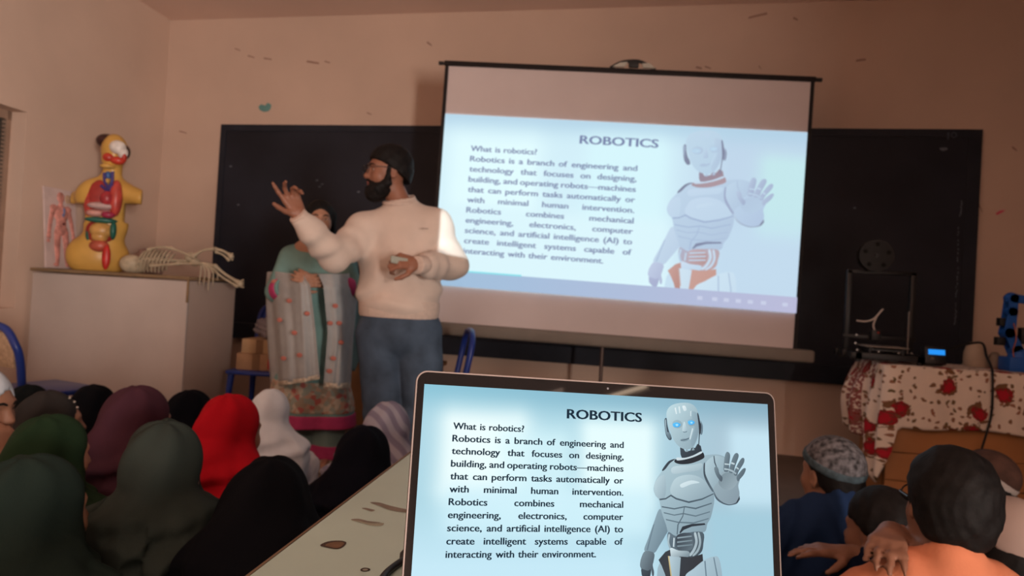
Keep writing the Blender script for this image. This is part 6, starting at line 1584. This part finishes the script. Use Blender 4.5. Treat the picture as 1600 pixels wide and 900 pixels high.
def band(name, z0, z1, off, m):
    v = Vol(lo_, [hi_[0], hi_[1], z1+0.03], 0.0075); kameez(v); v.a -= off
    v.ell(wp(489, 690), (0.165, 0.105, 0.20), WB, 0.0, 's'); v.func(lambda x, y, z: np.maximum(z0-z, z-z1)+0*x+0*y)
    return v.mesh(name, m, kmo)
band('pink_hem', kz-0.004, kz+0.075, 0.006, pk_m)
band('embroidered_panel', kz+0.085, kz+0.27, 0.004, emb())
for b, c in ((lel_, lwr_), (rel2, rwr_)):
    d = nrm(c-b); MB().cyl(b+(c-b)*0.12, b+(c-b)*0.36, 0.071, 0.070, 24, bevel=0.006).build('sleeve_border', pk_m, kmo, True)
# trousers
v = Vol(wc*[1, 1, 0]+[-0.45, -0.45, 0.02], wc*[1, 1, 0]+[0.45, 0.45, 0.85], 0.0075)
def shal(v, off=0.0):
    for sx in (-1, 1):
        L_ = wleg(sx); v.chain([L_[0], L_[1]+WB[:, 0]*(-sx)*0.02, L_[2]+[0, 0, 0.0]], [0.12+off, 0.118+off, 0.098+off], 0.01)
    return v.disp(lambda x, y, z: 0.008*np.sin(38*x+4*np.sin(7*z))+0.004*np.sin(40*y))
shal(v); v.func(lambda x, y, z: 0.055-z+0*x+0*y)
tro = v.mesh('trousers', mat('aqua_trousers', (0.19, 0.28, 0.26), rough=0.9, var=0.1, scale=9, bump=0.12, bscale=240), wom)
v = Vol(wc*[1, 1, 0]+[-0.45, -0.45, 0.02], wc*[1, 1, 0]+[0.45, 0.45, 0.25], 0.0075); shal(v, 0.005); v.func(lambda x, y, z: np.maximum(0.053-z, z-0.135)+0*x+0*y); v.mesh('trouser_cuff', pk_m, tro)
for sx in (-1, 1):
    a = wleg(sx)[2]; a = np.array([a[0], a[1], 0]); v = Vol(a-[0.25, 0.25, 0.02], a+[0.25, 0.25, 0.09], 0.006)
    v.chain([a-wz*0.05+[0, 0, 0.02], a+wz*0.06+[0, 0, 0.02], a+wz*0.15+[0, 0, 0.02]], [0.036, 0.038, 0.038]); v.func(lambda x, y, z: np.maximum(0.001-z, z-0.016)+0*x+0*y)
    o = v.mesh('sandal', mat('sandal_cream', (0.5, 0.44, 0.36), rough=0.6), wom)
    MB().tube([a+wz*0.085+np.array([math.cos(t)*0.042*WB[0, 0], math.cos(t)*0.042*WB[1, 0], 0.012+0.040*math.sin(t)]) for t in np.linspace(0, math.pi, 9)], 0.007).build('strap', MATS['sandal_cream'], o, True)
# sheer shawl over both forearms
sh_m = mat('sheer_grey_shawl', (0.42, 0.42, 0.42), rough=0.8, var=0.06, scale=20, alpha=0.78, spec=0.1)
lace_m = mat('cream_lace', (0.50, 0.42, 0.33), rough=0.9, var=0.35, scale=70)
def sheet(name, rows, m, parent, nx=30, ny=36, amp=0.009, fr=5.0, seed=0.0):
    """rows: list of polylines (px, py, depth offset), left to right; lofted with folds in depth"""
    V = []; Fq = []
    R_ = [np.array([wp(*q) for q in r]) for r in rows]; t0 = np.linspace(0, 1, len(rows))
    R2 = []
    for r in R_:
        s_ = np.linspace(0, 1, len(r)); R2.append(np.stack([np.interp(np.linspace(0, 1, nx+1), s_, r[:, k]) for k in range(3)], 1))
    R2 = np.array(R2)
    for j in range(ny+1):
        t = j/ny
        row = np.stack([[np.interp(t, t0, R2[:, i, k]) for k in range(3)] for i in range(nx+1)])
        for i in range(nx+1):
            w = amp*(math.sin(2*math.pi*fr*0.5*(i/nx)+seed+0.9*math.sin(3*t+i*0.13))+0.6*math.sin(2*math.pi*fr*(i/nx)**1.4+2*seed+0.6*math.sin(5*t)))*min(1, 0.35+t)
            V.append(row[i]+wz*w)
    for j in range(ny):
        for i in range(nx): a = j*(nx+1)+i; Fq.append((a, a+1, a+nx+2, a+nx+1))
    o = mesh_obj(name, V, Fq, m, parent, True); md = o.modifiers.new('thick', 'SOLIDIFY'); md.thickness = 0.0015
    return o
shawl = sheet('shawl', [[(418, 425, 0.06), (432, 424, -0.08), (462, 428, -0.20), (474, 430, -0.27)], [(416, 450, 0.05), (434, 452, -0.12), (468, 446, -0.28), (485, 446, -0.31)], [(418, 520, 0.0), (440, 520, -0.20), (470, 520, -0.30), (494, 520, -0.30)], [(424, 600, -0.02), (444, 598, -0.24), (472, 594, -0.31), (500, 588, -0.30)]], sh_m, wom, fr=6, seed=1)
sheet('shawl_panel', [[(497, 428, -0.27), (520, 428, -0.22), (540, 428, -0.12), (556, 424, 0.03)], [(505, 446, -0.31), (524, 450, -0.28), (543, 452, -0.16), (560, 450, 0.0)], [(512, 520, -0.30), (528, 522, -0.28), (540, 525, -0.22), (552, 530, -0.10)], [(506, 600, -0.30), (520, 602, -0.31), (534, 602, -0.27), (548, 600, -0.16)]], sh_m, shawl, fr=4, seed=2)
sheet('shawl_tail', [[(546, 392, 0.0), (553, 398, 0.03), (558, 402, 0.08)], [(552, 450, 0.02), (558, 452, 0.06), (563, 456, 0.10)], [(548, 520, -0.02), (558, 522, 0.05), (565, 525, 0.10)], [(544, 575, -0.02), (554, 580, 0.05), (562, 560, 0.10)]], mat('aqua_sheer', (0.13, 0.21, 0.20), rough=0.85, alpha=0.9, var=0.08), shawl, nx=12, fr=2, amp=0.01)
for nm, rw in (('lace_edge', [[(424, 597, -0.025), (444, 595, -0.245), (472, 591, -0.315), (500, 585, -0.305)], [(424, 604, -0.02), (444, 602, -0.245), (472, 598, -0.315), (500, 592, -0.305)]]), ('lace_edge', [[(506, 597, -0.305), (520, 599, -0.315), (534, 599, -0.275), (548, 597, -0.165)], [(506, 605, -0.305), (520, 607, -0.315), (534, 607, -0.275), (548, 605, -0.165)]])):
    sheet(nm, rw, lace_m, shawl, ny=3, fr=6 if rw[0][0][0] < 500 else 4, seed=1 if rw[0][0][0] < 500 else 2)
mb = MB()
for x, y, dz in ((452, 470, -0.27), (437, 500, -0.21), (428, 440, -0.12), (468, 555, -0.34), (443, 560, -0.28), (524, 478, -0.31), (533, 535, -0.29), (521, 560, -0.335), (516, 505, -0.335), (460, 520, -0.325), (480, 490, -0.335), (515, 580, -0.34), (530, 505, -0.30)): mb.ball(wp(x, y, dz), (0.016, 0.004, 0.013), Matrix(WB.tolist()), 2)
mb.build('shawl_flowers', mat('coral_flower', (0.42, 0.14, 0.11), rough=0.9), shawl, True)
